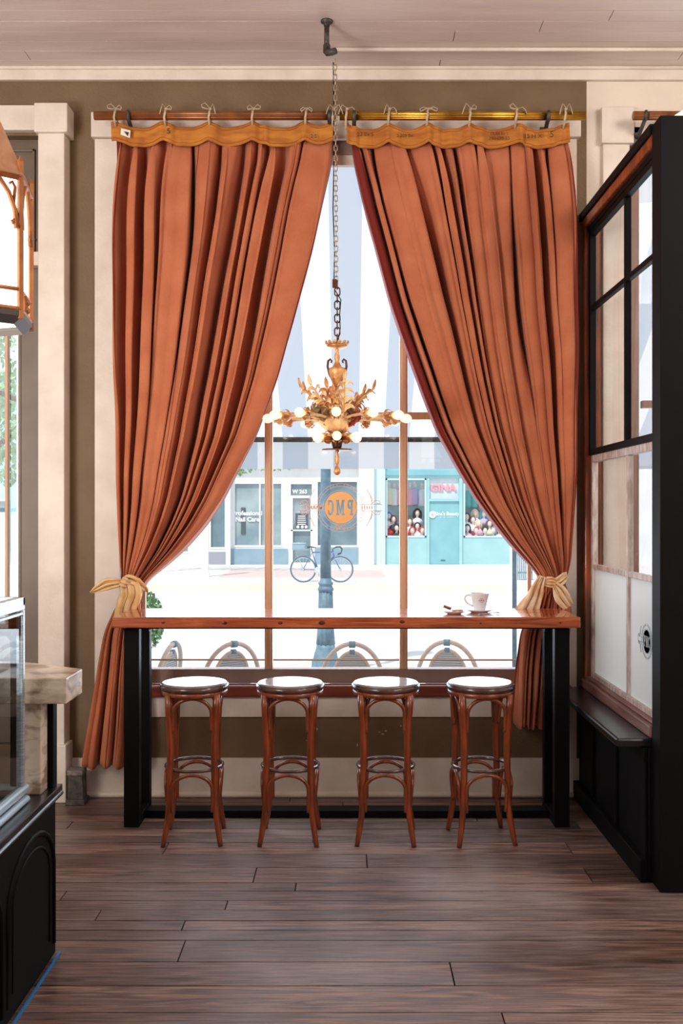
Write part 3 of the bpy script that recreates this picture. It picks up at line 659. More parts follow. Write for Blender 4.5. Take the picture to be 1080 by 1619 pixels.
# bicycle
def bicycle():
    D = 24.2; s = D/F
    def q(px, py, dy=0): return Vector(((px-CX)*s, D+dy, H-(py-CY)*s))
    BF = mat('lavender_bike_frame', srgb(120,124,168), .3, .4); TY = mat('tyre_rubber', srgb(96,112,128), .7); RM = mat('alloy_rim', srgb(206,216,222), .3, .6); SD = mat('dark_saddle', srgb(60,66,80), .5)
    t = thing('bicycle', q(510, 921), 'lavender racing bicycle with dropped handlebars parked behind the street lamp', 'bicycle')
    for wx in (479.5, 538):
        c = q(wx, 900.5); bm = NB(); R = .305
        tube(bm, [c+Vector((math.cos(a)*R, 0, math.sin(a)*R)) for a in [2*PI*i/40 for i in range(40)]], .017, 8, closed=True); wh = obj('wheel', bm, TY, t)
        bm = NB(); tube(bm, [c+Vector((math.cos(a)*(R-.024), 0, math.sin(a)*(R-.024))) for a in [2*PI*i/40 for i in range(40)]], .011, 6, closed=True); obj('rim', bm, RM, wh)
        bm = NB()
        for i in range(20):
            a = 2*PI*i/20; tube(bm, [c+Vector((0, .02*(-1)**i, 0)), c+Vector((math.cos(a)*(R-.03), 0, math.sin(a)*(R-.03)))], .0025, 4)
        tube(bm, [c-Vector((0,.05,0)), c+Vector((0,.05,0))], .02, 8); obj('spokes', bm, RM, wh)
    r, f_, bb, st, ht, hb = q(479.5,900.5), q(538,900.5), q(503,902), q(494,874), q(526.5,873), q(528,880)
    bm = NB()
    tube(bm, [bb, st], .016, 8); tube(bm, [st, ht], .016, 8); tube(bm, [bb, hb], .018, 8); tube(bm, [ht, hb], .018, 8)
    for k in (-.03, .03): tube(bm, [bb, r+Vector((0,k,0))], .009, 6); tube(bm, [st, r+Vector((0,k,0))], .009, 6)
    obj('frame', bm, BF, t)
    bm = NB()
    for k in (-.03, .03): tube(bm, [hb, q(533,892,k), f_+Vector((0,k,0))], .011, 6)
    obj('fork', bm, BF, t)
    bm = NB(); tube(bm, [st, q(492.5,867)], .012, 8); tube(bm, [q(486,866), q(490,865), q(500,866.5)], [.05,.045,.018], 10, flat=(1,.45)); obj('saddle', bm, SD, t)
    bm = NB(); tube(bm, [ht, q(526,868), q(531,866)], .012, 8)
    for k in (-.2, .2): tube(bm, [q(531,866,0), q(531,865.5,k), q(538,865,k), q(541,869,k), q(539,875,k), q(534,877,k)], .013, 8)
    obj('handlebar', bm, SD, t)
    bm = NB(); tube(bm, [bb-Vector((0,.05,0)), bb+Vector((0,.05,0))], .02, 8); lathe(bm, [(.09,-.006),(.09,.006)], bb-Vector((0,.06,0)), 20, rot=Matrix.Rotation(PI/2,3,'X')); tube(bm, [bb-Vector((0,.07,0)), q(505,911,-.07)], .008, 6); tube(bm, [bb+Vector((0,.07,0)), q(501,893,.07)], .008, 6); obj('crankset', bm, RM, t)
    bm = NB(); tube(bm, [q(504,905), q(502.5,918.5,-.1)], .008, 6); obj('kickstand', bm, RM, t)
    bm = NB(); p = q(472.5, 869.5); box(bm, p.x-.16, p.x+.16, D-.11, D+.11, p.z, p.z+.15); cs = obj('carrier_box', bm, BLUEP, t, bev=.02)
    bm = NB(); tube(bm, [p+Vector((-.17,-.12,.16)), p+Vector((.17,-.12,.16)), p+Vector((.17,.12,.16)), p+Vector((-.17,.12,.16))], .008, 6, closed=True); tube(bm, [p+Vector((-.17,0,0)), p+Vector((.3,0,0))], .012, 6); tube(bm, [p+Vector((-.1,0,0)), r], .006, 6); obj('rack', bm, RM, cs)
bicycle()

# trees, shrub, white post, railing
LEAFM = mat('leaf_green', srgb(96,146,96), .6, c2=srgb(150,190,150), scale=3); BARK = mat('bark', srgb(96,82,74), .8, c2=srgb(70,60,56), scale=10, bump=.4)
def leaves(bm, c, R, n, size, seed, flat=1):
    rnd = random.Random(seed)
    for _ in range(n):
        while True:
            p = Vector((rnd.uniform(-1,1), rnd.uniform(-1,1), rnd.uniform(-1,1)))
            if .25 < p.length < 1: break
        p = Vector((p.x*R[0], p.y*R[1], p.z*R[2]))+Vector(c)
        rot = Euler((rnd.uniform(0,6.3), rnd.uniform(0,6.3), rnd.uniform(0,6.3))).to_matrix(); s = size*rnd.uniform(.6,1.3)
        bm.faces.new([bm.verts.new(p+rot @ Vector(v)*s) for v in ((-.5,0,0),(0,-.28,.05),(.5,0,0),(0,.28,.05))])
def tree(x, y, gz, h, crowns, label, seed, size=.12, r=.14):
    t = thing('tree', (x, y, gz), label, 'tree')
    bm = NB(); tube(bm, [(x,y,gz),(x+.05,y,gz+h*.3),(x-.1,y,gz+h*.6),(x+.05,y,gz+h*.9)], [r,r*.8,r*.6,r*.3], 10)
    for c, R, n in crowns: tube(bm, [(x,y,gz+h*.5), Vector(c)], [r*.5, r*.15], 6)
    obj('trunk', bm, BARK, t)
    bm = NB()
    for i, (c, R, n) in enumerate(crowns): leaves(bm, c, R, n, size, seed+i)
    obj('foliage', bm, LEAFM, t)
tree(-6.4, 17.0, -.17, 5.0, [((-6.2,17,4.2),(1.5,1.2,1.3),2600), ((-5.4,16.6,3.2),(.9,.8,.8),1200), ((-7.2,17,3.3),(1.2,1,1.0),1500), ((-6.1,17.3,2.6),(.8,.7,.5),600)], 'leafy street tree behind the left bay window', 3)
tree(-5.6, 28.0, -.05, 4.2, [((-3.6,28,3.45),(1.6,.8,.80),900), ((-2.1,28,3.2),(.8,.6,.42),260), ((-5.4,28,4.4),(1.6,1,1.0),700)], 'sparse tree whose leaves hang below the awning over the nail shop', 9, size=.16, r=.08)
sh = thing('shrub', (X(228,9.5), 9.5, -.17), 'small green potted shrub on the pavement behind the left curtain', 'shrub')
bm = NB(); leaves(bm, (X(232,9.5), 9.5, .62), (.17,.15,.28), 1300, .05, 4); obj('foliage', bm, LEAFM, sh)
bm = NB(); tube(bm, [(X(232,9.5),9.5,.0),(X(232,9.5),9.5,.5)], .02, 8); obj('stem', bm, BARK, sh)
bm = NB(); lathe(bm, [(.12,-.17),(.17,.12),(.18,.14),(.16,.14),(.15,.1)], (X(232,9.5),9.5,0), 20); obj('pot', bm, IRON, sh)
bm = NB(); box(bm, X(319,26.2), X(329,26.2), 26.2, 26.35, -.05, 3.2); box(bm, X(317,26.2), X(331,26.2), 26.17, 26.38, -.05, .06); tag(obj('porch_post', bm, STUC, bev=.01), 'square white wooden post on the far sidewalk left of the nail shop', 'post')
rl = thing('iron_railing', (4.6, 25, -.05), 'grey vertical-bar railing on the far sidewalk beside the right curtain', 'railing')
for z in (.12, .62):
    bm = NB(); box(bm, X(818,25), X(842,25), 24.98, 25.02, z, z+.04); obj('rail', bm, PSTBL, rl)
for i in range(9):
    q = X(819+i*2.8, 25); bm = NB(); box(bm, q-.012, q+.012, 24.985, 25.015, -.05, .7); obj('bar', bm, PSTBL, rl)

# bistro chairs outside
RAT = mat('pale_rattan', srgb(252,244,236), .5, c2=srgb(240,224,210), scale=20, stretch=(1,1,6)); BLUEW = mat('blue_wrap', srgb(150,190,210), .5)
WEAVE = stripemat('blue_white_weave', 2, .008, 0, srgb(190,210,222), srgb(248,250,250), .2)
def arch(w, z0, h, y, n=24, lean=0):
    pts = []
    for i in range(n+1):
        a = PI*i/n; pts.append(Vector((-w*math.cos(a), y+lean*(h*math.sin(a)**.8)*.0, z0+h*abs(math.sin(a))**.8)))
    return pts
def bistro():
    t = thing('bistro_chair', (0,0,0), 'x', 'chair', world=False)
    def lean(p, k=.22): return Vector((p.x, p.y-(p.z-.45)*k if p.z > .45 else p.y, p.z))
    bm = NB(); pts = [Vector((-.21,-.02,0)), Vector((-.22,-.02,.45))]+arch(.23, .50, .41, -.05)+[Vector((.22,-.02,.45)), Vector((.21,-.02,0))]
    tube(bm, [lean(p) for p in pts], .016, 10); obj('back_hoop', bm, RAT, t)
    bm = NB(); tube(bm, [lean(p) for p in arch(.155, .47, .38, -.05)], .012, 8); obj('inner_hoop', bm, RAT, t)
    bm = NB(); W = arch(.15, .47, .375, -.05); grid(bm, lambda u, v: lean(Vector((lerp(-1,1,u)*.15*math.sqrt(max(0,1-v**2.6)), -.05, .47+.375*v))), 12, 16); obj('woven_back', bm, WEAVE, t, solid=.006)
    bm = NB(); tube(bm, [lean(Vector((k,-.05,.905))) for k in (-.022,.022)], .024, 10); tube(bm, [lean(Vector((k,-.05,.852))) for k in (-.018,.018)], .016, 10); obj('wrap', bm, BLUEW, t)
    bm = NB(); lathe(bm, [(.19,.43),(.21,.44),(.21,.46),(.19,.47)], (0,.18,0), 28); obj('seat', bm, WEAVE, t)
    for k in (-1, 1):
        bm = NB(); tube(bm, [(k*.16,.32,.44),(k*.19,.36,0)], .014, 8); obj('leg', bm, RAT, t)
        bm = NB(); tube(bm, [(k*.19,-.0,.2),(k*.18,.34,.2)], .009, 6); obj('stretcher', bm, RAT, t)
    return t
b0 = bistro(); first = True
for px, top, D, rz, lab in ((356,1013,7.1,.55,'rattan bistro chair outside the window behind the two left stools, turned sideways'), (556,1013,7.1,.02,'rattan bistro chair outside, in front of the street lamp foot'), (710,1017,7.2,-.2,'rattan bistro chair outside below the coffee cup'), (244,990,7.0,1.35,'rattan bistro chair outside beside the left table leg')):
    c = b0 if first else copy_tree(b0); first = False
    c.location = (X(px, D), D, -.17); c.rotation_euler = (0,0,rz); c['label'] = lab; c['group'] = 'bistro chairs outside the window'

# ================================================================== WINDOW DECAL
def fillcurve(name, loops, y, m, parent, th=.001):
    cu = bpy.data.curves.new('c', 'CURVE'); cu.dimensions = '2D'; cu.fill_mode = 'BOTH'; cu.extrude = th
    for lp in loops:
        s = cu.splines.new('POLY'); s.points.add(len(lp)-1); s.use_cyclic_u = True
        for p, q in zip(s.points, lp): p.co = (q[0], q[1], 0, 1)
    to = bpy.data.objects.new('c', cu); COL.objects.link(to)
    dg = bpy.context.evaluated_depsgraph_get(); me = bpy.data.meshes.new_from_object(to.evaluated_get(dg))
    bpy.data.objects.remove(to)
    return me
LETTERS = {
 'P': [[(0,0),(0,.13),(.08,.13),(.08,.87),(0,.87),(0,1),(.5,1),(.68,.93),(.76,.72),(.70,.5),(.5,.4),(.32,.4),(.32,.13),(.42,.13),(.42,0)], [(.32,.54),(.46,.56),(.52,.72),(.46,.86),(.32,.86)]],
 'M': [[(0,0),(0,.13),(.08,.13),(.08,.87),(0,.87),(0,1),(.32,1),(.52,.42),(.72,1),(1.04,1),(1.04,.87),(.96,.87),(.96,.13),(1.04,.13),(1.04,0),(.66,0),(.66,.13),(.74,.13),(.74,.6),(.56,.1),(.46,.1),(.28,.6),(.28,.13),(.36,.13),(.36,0)]],
 'C': [[(.5,0),(.2,.05),(.02,.28),(.02,.72),(.2,.95),(.5,1),(.62,.92),(.66,1),(.74,1),(.74,.66),(.64,.66),(.56,.84),(.42,.88),(.30,.78),(.27,.5),(.30,.22),(.44,.12),(.58,.16),(.64,.34),(.76,.34),(.70,.1)]]}
def logo(cx, cz, R, y, parent, place, main, line, words=True):
    """a round badge in the plane y; place maps (x,z) local to a world point"""
    loops = [[(R*math.cos(2*PI*i/48), R*math.sin(2*PI*i/48)) for i in range(48)]]
    h = R*.98; xs = {'P': -R*.80, 'M': -R*.25, 'C': R*.42}
    for k, x0 in xs.items():
        wd = .50 if k != 'M' else .52
        for lp in LETTERS[k]: loops.append([(x0+a*h*wd, -h/2+b*h) for a, b in lp])
    me = fillcurve('badge', loops, y, main, parent)
    bm = NB(); bm.from_mesh(me); bpy.data.meshes.remove(me)
    for v in bm.verts: v.co = place(v.co.x, v.co.y, v.co.z)
    obj('badge', bm, main, parent)
    bm = NB()
    for rr in (1.09, 1.36, 1.52):
        tube(bm, [place(R*rr*math.cos(2*PI*i/64), R*rr*math.sin(2*PI*i/64), 0) for i in range(64)], R*.012, 5, closed=True)
    tube(bm, [place(*p, 0) for p in [(R*2.0*math.cos(a), R*2.0*math.sin(a)) for a in [lerp(-.75,.75,i/24) for i in range(25)] if abs(a) > .17]], R*.015, 5) if False else None
    for sx in (-1, 1):
        for sz in (-1, 1):
            tube(bm, [place(sx*R*2.0*math.cos(a), sz*R*2.0*math.sin(a), 0) for a in [lerp(.16,.62,i/10) for i in range(11)]], R*.022, 5)
            tube(bm, [place(sx*R*x, sz*R*z, 0) for x, z in ((1.95,.22),(2.2,.45),(2.45,.42),(2.5,.28),(2.38,.24),(2.34,.34))], R*.02, 5)
            tube(bm, [place(sx*R*x, sz*R*z, 0) for x, z in ((2.05,.2),(2.3,.24),(2.6,.2))], R*.02, 5)
            tube(bm, [place(sx*R*x, sz*R*z, 0) for x, z in ((1.95,.22),(2.0,.5),(1.9,.75))], R*.018, 5)
        tube(bm, [place(sx*R*1.1, R*.2, 0), place(sx*R*2.55, R*.2, 0), place(sx*R*2.55, -R*.2, 0), place(sx*R*1.1, -R*.2, 0)], R*.012, 5)
    for i in range(40):
        a = 2*PI*i/40; 
        if i % 5: tube(bm, [place(R*1.40*math.cos(a), R*1.40*math.sin(a), 0), place(R*1.47*math.cos(a), R*1.47*math.sin(a), 0)], R*.022, 4)
    obj('ornament', bm, line, parent)
dl = thing('window_decal', (X(538,5.88), 5.86, Z(803,5.88)), 'round orange logo decal with curled ornament on the middle window pane', 'decal')
YD = 5.884
_cx, _cz, _R = X(538.5,YD), Z(803,YD), .094
logo(0,0,_R,YD,dl, lambda x, z, d=0: Vector((_cx-x, YD-d*.3, _cz+z)), ORANGE, DECALL)
text('lettering', 'MARKET', .030, (_cx-_R*1.72, YD, _cz), FACE_OUT, DECALL, dl, ext=.0006, bold=.0012)
bm = NB()
for i in range(5): box(bm, _cx+_R*1.32+i*.0145, _cx+_R*1.32+i*.0145+.006, YD-.0006, YD+.0006, _cz-.009, _cz+.009)
obj('faint_lettering', bm, DECALL, dl)
text('lettering', 'CAFE', .030, (_cx, YD, _cz-_R*1.22), FACE_OUT, DECALL, dl, ext=.0006, bold=.001)

# ================================================================== CURTAINS
def curtain(label, tab, ytop, ybot, ties, seed, D0, N, flip, waist, ph0):
    rnd = random.Random(seed)
    x0, x1 = tab[0][1], tab[0][2]
    root = thing('curtain', (X((x0+x1)/2, D0), D0, Z(ybot, D0)), label, 'curtain', 'tied terracotta curtains')
    K = F/D0
    a1, a2, a3 = [rnd.uniform(0, 6.28) for _ in range(3)]
    amps = [rnd.uniform(.6, 1.25) for _ in range(N+3)]
    duty = [rnd.uniform(.22, .85) for _ in range(N+3)]
    skew = [rnd.uniform(.10, .75)*rnd.choice((1, 1, -1))*flip for _ in range(N+3)]
    tu = [(t-x0)/(x1-x0) for t in ties]
    def scallop(u):
        best = 1e9; L = 0; Rr = 1
        for a, b in zip(tu, tu[1:]):
            if a <= u <= b: s = (u-a)/(b-a); return abs(math.sin(PI*s))**1.15*min(1, (b-a)*(x1-x0)/70)
        return .0
    def phase(u, v):
        return N*(u+.022*math.sin(2*PI*2.3*u+a1)+.016*math.sin(2*PI*5.1*u+a2)+.010*math.sin(2*PI*1.3*v+9*u+a3))+ph0
    def fold(u, v):
        p = phase(u, v); i = int(math.floor(p)) % (N+3); fr = p-math.floor(p)
        s = abs(math.sin(PI*fr)); q = min(1, s/duty[i]); g = (q*q*(3-2*q))*.75+.25*s
        g2 = abs(math.sin(PI*(p*2.37+.4*math.sin(p*1.7)+a1)))**.7
        w0, w1 = amps[i], skew[i]
        cre = math.exp(-(min(fr,1-fr)/.07)**2)
        return g*w0-.42*cre, g2, math.sin(2*PI*fr)*w1
    ywa = waist
    def surf(u, v):
        y = lerp(ytop, ybot, v); L, R = smoothtab(tab, y, 10)
        wd = (R-L)/K
        top = math.exp(-max(0, (y-ytop))/45.0)           # just under the band the folds are shallow
        wf = math.exp(-((y-ywa)/26.0)**2)                # gathered at the tie
        cw = wd/N
        kt = min(1, max(0, (y-ywa)/22.0))*.58
        g, g2, sk = fold(.5+(u-.5)*(1-kt), v)
        A = lerp(.135 if N < 14 else .155, .022, top)*lerp(1, .36, wf)*(.62 if y > ywa else 1)
        uu = u
        x = X(lerp(L, R, uu), D0)+sk*cw*.80*(1-top*.75)
        # bundle bulge so that the waist is round
        bul = .05*wf*math.sin(PI*min(1,max(0,u)))
        dep = D0+.062-A*g-.016*g2*(1-top)-bul+.01*math.sin(3*y/100+u*7)
        if top > .05: dep -= top*.012*math.cos(2*PI*min([abs(u-t) for t in tu])*6)
        z = Z(y, D0) - scallop(u)*.026*max(0, 1-(y-ytop)/90)
        if v > .97: z += .02*math.sin(u*23)*0
        return Vector((x, dep, z+.012*math.sin(u*N*2.1+1)*(v**6)))
    bm = NB(); grid(bm, surf, 420, 150, uv=True)
    obj('cloth', bm, FABRIC, root, solid=.003, keepn=True)
    # band
    ybt = ytop-6
    def band(u, v):
        y = lerp(ybt, ybt+30, v); x = X(lerp(x0, x1, u), D0)
        p = phase(u, 0); s = abs(math.sin(PI*(p*.5)))
        mn = min([abs(u-t) for t in tu]); gath = math.exp(-(mn*28)**2)
        return Vector((x+.006*math.sin(p*PI)*v, D0-.018-.012*s-.02*gath+.006*math.sin(p*6.28), Z(y, D0)-scallop(u)*.030))
    bm = NB(); grid(bm, band, 260, 6); bd = obj('header_band', bm, BAND, root, solid=.006)
    bm = NB()
    for vv in (.16, .84): tube(bm, [band(i/200, vv)-Vector((0,.004,0)) for i in range(201)], .002, 4)
    obj('stitching', bm, mat('rust_stitch', srgb(164,84,34), .8), bd)
    root['_w'] = 1
    return root, band, tu
LT = [(200,178,527),(260,178,520),(330,178,503),(400,178,487),(450,178,474),(520,178,456),(600,178,434),(690,180,402),(750,182,372),(790,184,352),(830,186,325),(870,189,290),(900,192,256),(918,194,232),(932,195,224),(950,190,222),(970,181,222),(1000,168,222),(1060,156,224),(1120,146,226),(1212,131,226)]
RT = [(205,549,897),(260,560,900),(330,577,902),(410,600,903),(480,619,903),(550,642,904),(620,667,904),(680,690,904),(740,722,904),(790,752,902),(830,782,900),(860,806,898),(890,834,897),(910,853,896),(922,857,896),(940,850,899),(970,838,902),(1000,824,900),(1060,817,896),(1150,812,890)]
DC = 5.705
LTIES = (183, 262, 332, 400, 484, 527); RTIES = (548, 615, 676, 743, 816, 893)
cl, bandL, tuL = curtain('terracotta canvas curtain left of the chandelier with ochre header band, tied back low', LT, 203, 1212, LTIES, 11, DC, 12, 1, 930, .3)
cr_, bandR, tuR = curtain('terracotta canvas curtain right of the chandelier with inked ochre band, tied back low', RT, 206, 1150, RTIES, 23, DC, 14, -1, 918, .1)
# tab ties knotted over the rods
RZ = Z(183.5, 5.645); RY = 5.645
def tabtie(px, root, topz, seed):
    r = random.Random(seed); x = X(px, RY)
    bm = NB(); R = .024
    # loop round the rod, down to the band
    pts = [Vector((x-.004, DC-.035, topz-.03)), Vector((x-.004, RY-R-.004, RZ-.02)), Vector((x, RY-R-.005, RZ)), Vector((x, RY-.012, RZ+R+.004)), Vector((x, RY+.012, RZ+R+.004)), Vector((x, RY+R, RZ)), Vector((x+.003, RY+R*.7, RZ-.02)), Vector((x+.006, DC-.032, topz-.02))]
    tube(bm, pts, .0065, 6, flat=(1,.35))
    kz = RZ+R+.010; sphere(bm, (x+.004, RY-.012, kz), .010, .008, .008, 8)
    for s in (-1, 1):
        l = r.uniform(.028, .05); up = r.uniform(-.01, .02); k = r.random() < .6
        p0 = Vector((x+.004, RY-.014, kz))
        if k: q = [p0, p0+Vector((s*l*.6,-.006,up+.012)), p0+Vector((s*l,-.01,up)), p0+Vector((s*l*.9,-.014,up-.016)), p0+Vector((s*l*.4,-.01,-.006)), p0]
        else: q = [p0, p0+Vector((s*l*.6,-.008,up+.008)), p0+Vector((s*l*.9,-.014,-.012)), p0+Vector((s*l*1.05,-.012,-.036))]
        tube(bm, q, .0062, 6, flat=(1,.4))
    obj('tab_tie', bm, RIBBON, root)
for i, p in enumerate(LTIES): tabtie(p, cl, Z(199, DC), i)
for i, p in enumerate(RTIES): tabtie(p, cr_, Z(202, DC), 20+i)
bm = NB(); q = X(202, 5.66); poly(bm, [Vector((X(192,5.66),5.655,Z(204,5.66))), Vector((X(207,5.66),5.65,Z(208,5.66))), Vector((X(206,5.66),5.65,Z(220,5.66))), Vector((X(191,5.66),5.655,Z(214,5.66)))], (0,-.002,0)); tg = obj('care_tag', bm, PAPERW, cl)
bm = NB(); poly(bm, [Vector((X(196,5.648),5.648,Z(208,5.648))), Vector((X(204,5.648),5.648,Z(210,5.648))), Vector((X(202,5.648),5.646,Z(216,5.648)))], (0,-.001,0)); obj('tag_mark', bm, INK, tg)
for s, px, py, sz, rt in (('5',266,208,.045,cl), ('2 5',496,216,.03,cl), ('15 H X',843,216,.035,rt if False else cr_), ('5',873,213,.05,cr_), ('22 Bx 5',578,213,.03,cr_), ('2 209 0x',640,215,.026,cr_), ('380 099 55',790,219,.026,cr_), ('DU88 Bit 5',790,212,.022,cr_)):
    text('ink_marking', s, sz, (X(px,5.645), 5.652, Z(py,5.652)), FACE_CAM, INK, rt, ext=.0006)

# rods
def rod(name, x0, x1, m, label, brackets, flutes, group=None):
    t = thing('curtain_rod', (X((x0+x1)/2, RY), RY, RZ), label, 'curtain rod', group)
    bm = NB(); lathe(bm, [(.0235,0),(.0235,X(x1,RY)-X(x0,RY))], (X(x0,RY), RY, RZ), 72, rot=Matrix.Rotation(PI/2,3,'Y'), flute=.07, nf=flutes); obj('pole', bm, m, t)
    for b in brackets:
        x = X(b, RY)
        bm = NB()
        tube(bm, [(x, WY-.03, RZ-.075), (x, WY-.05, RZ-.07), (x, RY+.05, RZ-.05), (x, RY+.01, RZ-.032), (x, RY-.02, RZ-.028), (x, RY-.032, RZ-.008), (x, RY-.034, RZ+.018)], [.011,.013,.012,.012,.012,.011,.008], 8, flat=(1,.8))
        box(bm, x-.017, x+.017, WY-.035, WY-.028, RZ-.13, RZ-.01)
        obj('bracket', bm, IRON, t)
    return t
rod('l', 149, 531, RODW, 'dark gilt wooden curtain rod above the left curtain', (204, 521), 10)
rod('r', 537, 925, BRASS, 'fluted brass curtain rod above the right curtain', (560, 866), 14)
rod('b', 1001, 1180, RODW, 'short fluted curtain rod on bracket above the right bay behind the partition', (1019, 1130), 12)

# tie-back sashes
def sash(label, parts):
    root = thing('curtain_tieback', parts[0][2][0], label, 'tieback', 'sashes tying back the curtains')
    for name, m, pts, wid, extra in parts:
        bm = NB()
        def cr(u): 
            n = len(pts)-1; f = u*n; i = min(int(f), n-1); t = f-i
            p0, p1, p2, p3 = pts[max(i-1,0)], pts[i], pts[i+1], pts[min(i+2,n)]
            return .5*((2*p1)+(p2-p0)*t+(2*p0-5*p1+4*p2-p3)*t*t+(3*p1-p0-3*p2+p3)*t**3)
        def wd(u):
            n = len(wid)-1; f = u*n; i = min(int(f), n-1); return lerp(wid[i], wid[i+1], f-i)
        up = Vector(extra)
        def fn(u, v, off=0.0, s=1.0):
            p = cr(u); d = (cr(min(1,u+.02))-cr(max(0,u-.02))).normalized()
            side = d.cross(Vector((0,-1,0))).normalized(); w = wd(u)
            k = (v-.5)
            return p+side*k*w*s+Vector((0,-1,0))*(.010*math.sin(k*PI*5+u*4)*min(1,w/.05)+.6*w*(.25-k*k)*.6-off)+up*0
        grid(bm, fn, 40, 20)
        o = obj(name, bm, m, root, solid=.004, keepn=True)
        if 'tail' in name or 'loop' in name or name == 'wrap':
            bm = NB()
            for k in (.30, .62): tube(bm, [fn(i/30, k)+Vector((0,-.005,0)) for i in range(1,30)], .0014, 4)
            obj('stripe', bm, SASHL, o)
    return root
T = 5.62
sash('cream and ochre sash knotted round the left curtain with its end sticking out left', [
    ('wrap', SASHY, [P(196,925,5.66), P(203,919,5.59), P(214,925,5.58), P(226,933,5.62), P(230,934,5.70)], [.045,.07,.085,.06,.03], (0,0,0)),
    ('tail', SASHY, [P(205,922,5.575), P(207,940,5.575), P(200,960,5.60), P(196,985,5.64)], [.10,.12,.12,.13], (0,0,0)),
    ('loop_end', SASHY, [P(200,920,5.58), P(188,922,5.56), P(170,924,5.55), P(156,930,5.55), P(143,937,5.56)], [.02,.045,.065,.05,.008], (0,0,0)),
    ('knot', SASHF, [P(192,918,5.565), P(197,922,5.545), P(203,926,5.565)], [.045,.06,.045], (0,0,0))])
sash('cream patterned sash knotted round the right curtain with two hanging ends', [
    ('wrap', SASHF, [P(897,909,5.70), P(893,913,5.60), P(882,921,5.57), P(868,922,5.57), P(856,917,5.62), P(852,912,5.70)], [.03,.055,.055,.045,.045,.03], (0,0,0)),
    ('tail_left', SASHF, [P(858,912,5.575), P(851,928,5.56), P(844,946,5.58), P(830,975,5.60)], [.04,.065,.085,.15], (0,0,0)),
    ('tail_right', SASHF, [P(877,924,5.56), P(884,934,5.555), P(890,946,5.56), P(899,960,5.575)], [.03,.075,.085,.06], (0,0,0)),
    ('knot', SASHF, [P(864,918,5.56), P(871,919,5.545), P(878,922,5.56)], [.035,.045,.035], (0,0,0))])

# ================================================================== BAR TABLE
tb = thing('bar_table', (-.04, 5.4, 0), 'long red pine bar table on black steel legs under the window', 'table')
TZ = 1.115
bm = NB(); lay = bm.loops.layers.uv.verify()
for k, (a, b) in enumerate(((5.16,5.40),(5.40,5.632))):
    n0 = len(bm.faces); box(bm, X(177,5.16), X(918,5.16), a, b, TZ-.056, TZ); bm.faces.ensure_lookup_table()
    for f in bm.faces[n0:]:
        for l in f.loops: l[lay].uv = (.55+.1*k, 0)
tp = obj('tabletop', bm, TOPM, tb, bev=.004)
KNOT = mat('dark_knot', srgb(58,20,12), .3, c2=srgb(110,44,26), scale=60)
bm = NB()
for px, r in ((258,.008),(355,.011),(443,.010),(509,.014),(636,.011),(760,.006),(886,.006)):
    lathe(bm, [(r,0),(r*.7,.0015),(.0005,.002)], (X(px,5.16), 5.161, TZ-.03+.006*math.sin(px)), 14, rot=Matrix.Rotation(PI/2,3,'X') @ Matrix.Diagonal((1.6,1,1)))
obj('knot', bm, KNOT, tp)
bm = NB(); box(bm, -1.16, 1.12, 5.22, 5.60, TZ-.068, TZ-.056); obj('under_plate', bm, BLACKM, tb)
for sx, lab in ((-1,0),(1,1)):
    xa = X(197,5.26) if sx < 0 else X(866,5.26); xb = xa+.077*1.45 if False else (X(221,5.26) if sx < 0 else X(900,5.26))
    if sx > 0: xa, xb = X(876,5.26), X(899.5,5.26)
    for (ya, yb) in ((5.24,5.30),(5.52,5.58)):
        bm = NB(); box(bm, xa, xb, ya, yb, 0, TZ-.068); obj('leg', bm, BLACKM, tb, bev=.003)
    bm = NB(); box(bm, xa, xb, 5.30, 5.52, 0, .05); obj('foot_bar', bm, BLACKM, tb, bev=.003)
    xi = xb if sx < 0 else xa
    bm = NB(); poly(bm, [Vector((xi, 5.50, TZ-.068)), Vector((xi-sx*.05*1, 5.50, TZ-.068)), Vector((xi, 5.50, TZ-.115))], (0,.012,0)); obj('gusset', bm, TUBE, tb)
bm = NB(); box(bm, X(221,5.26), X(876,5.26), 5.40, 5.50, 0, .04); obj('floor_stretcher', bm, BLACKM, tb, bev=.003)

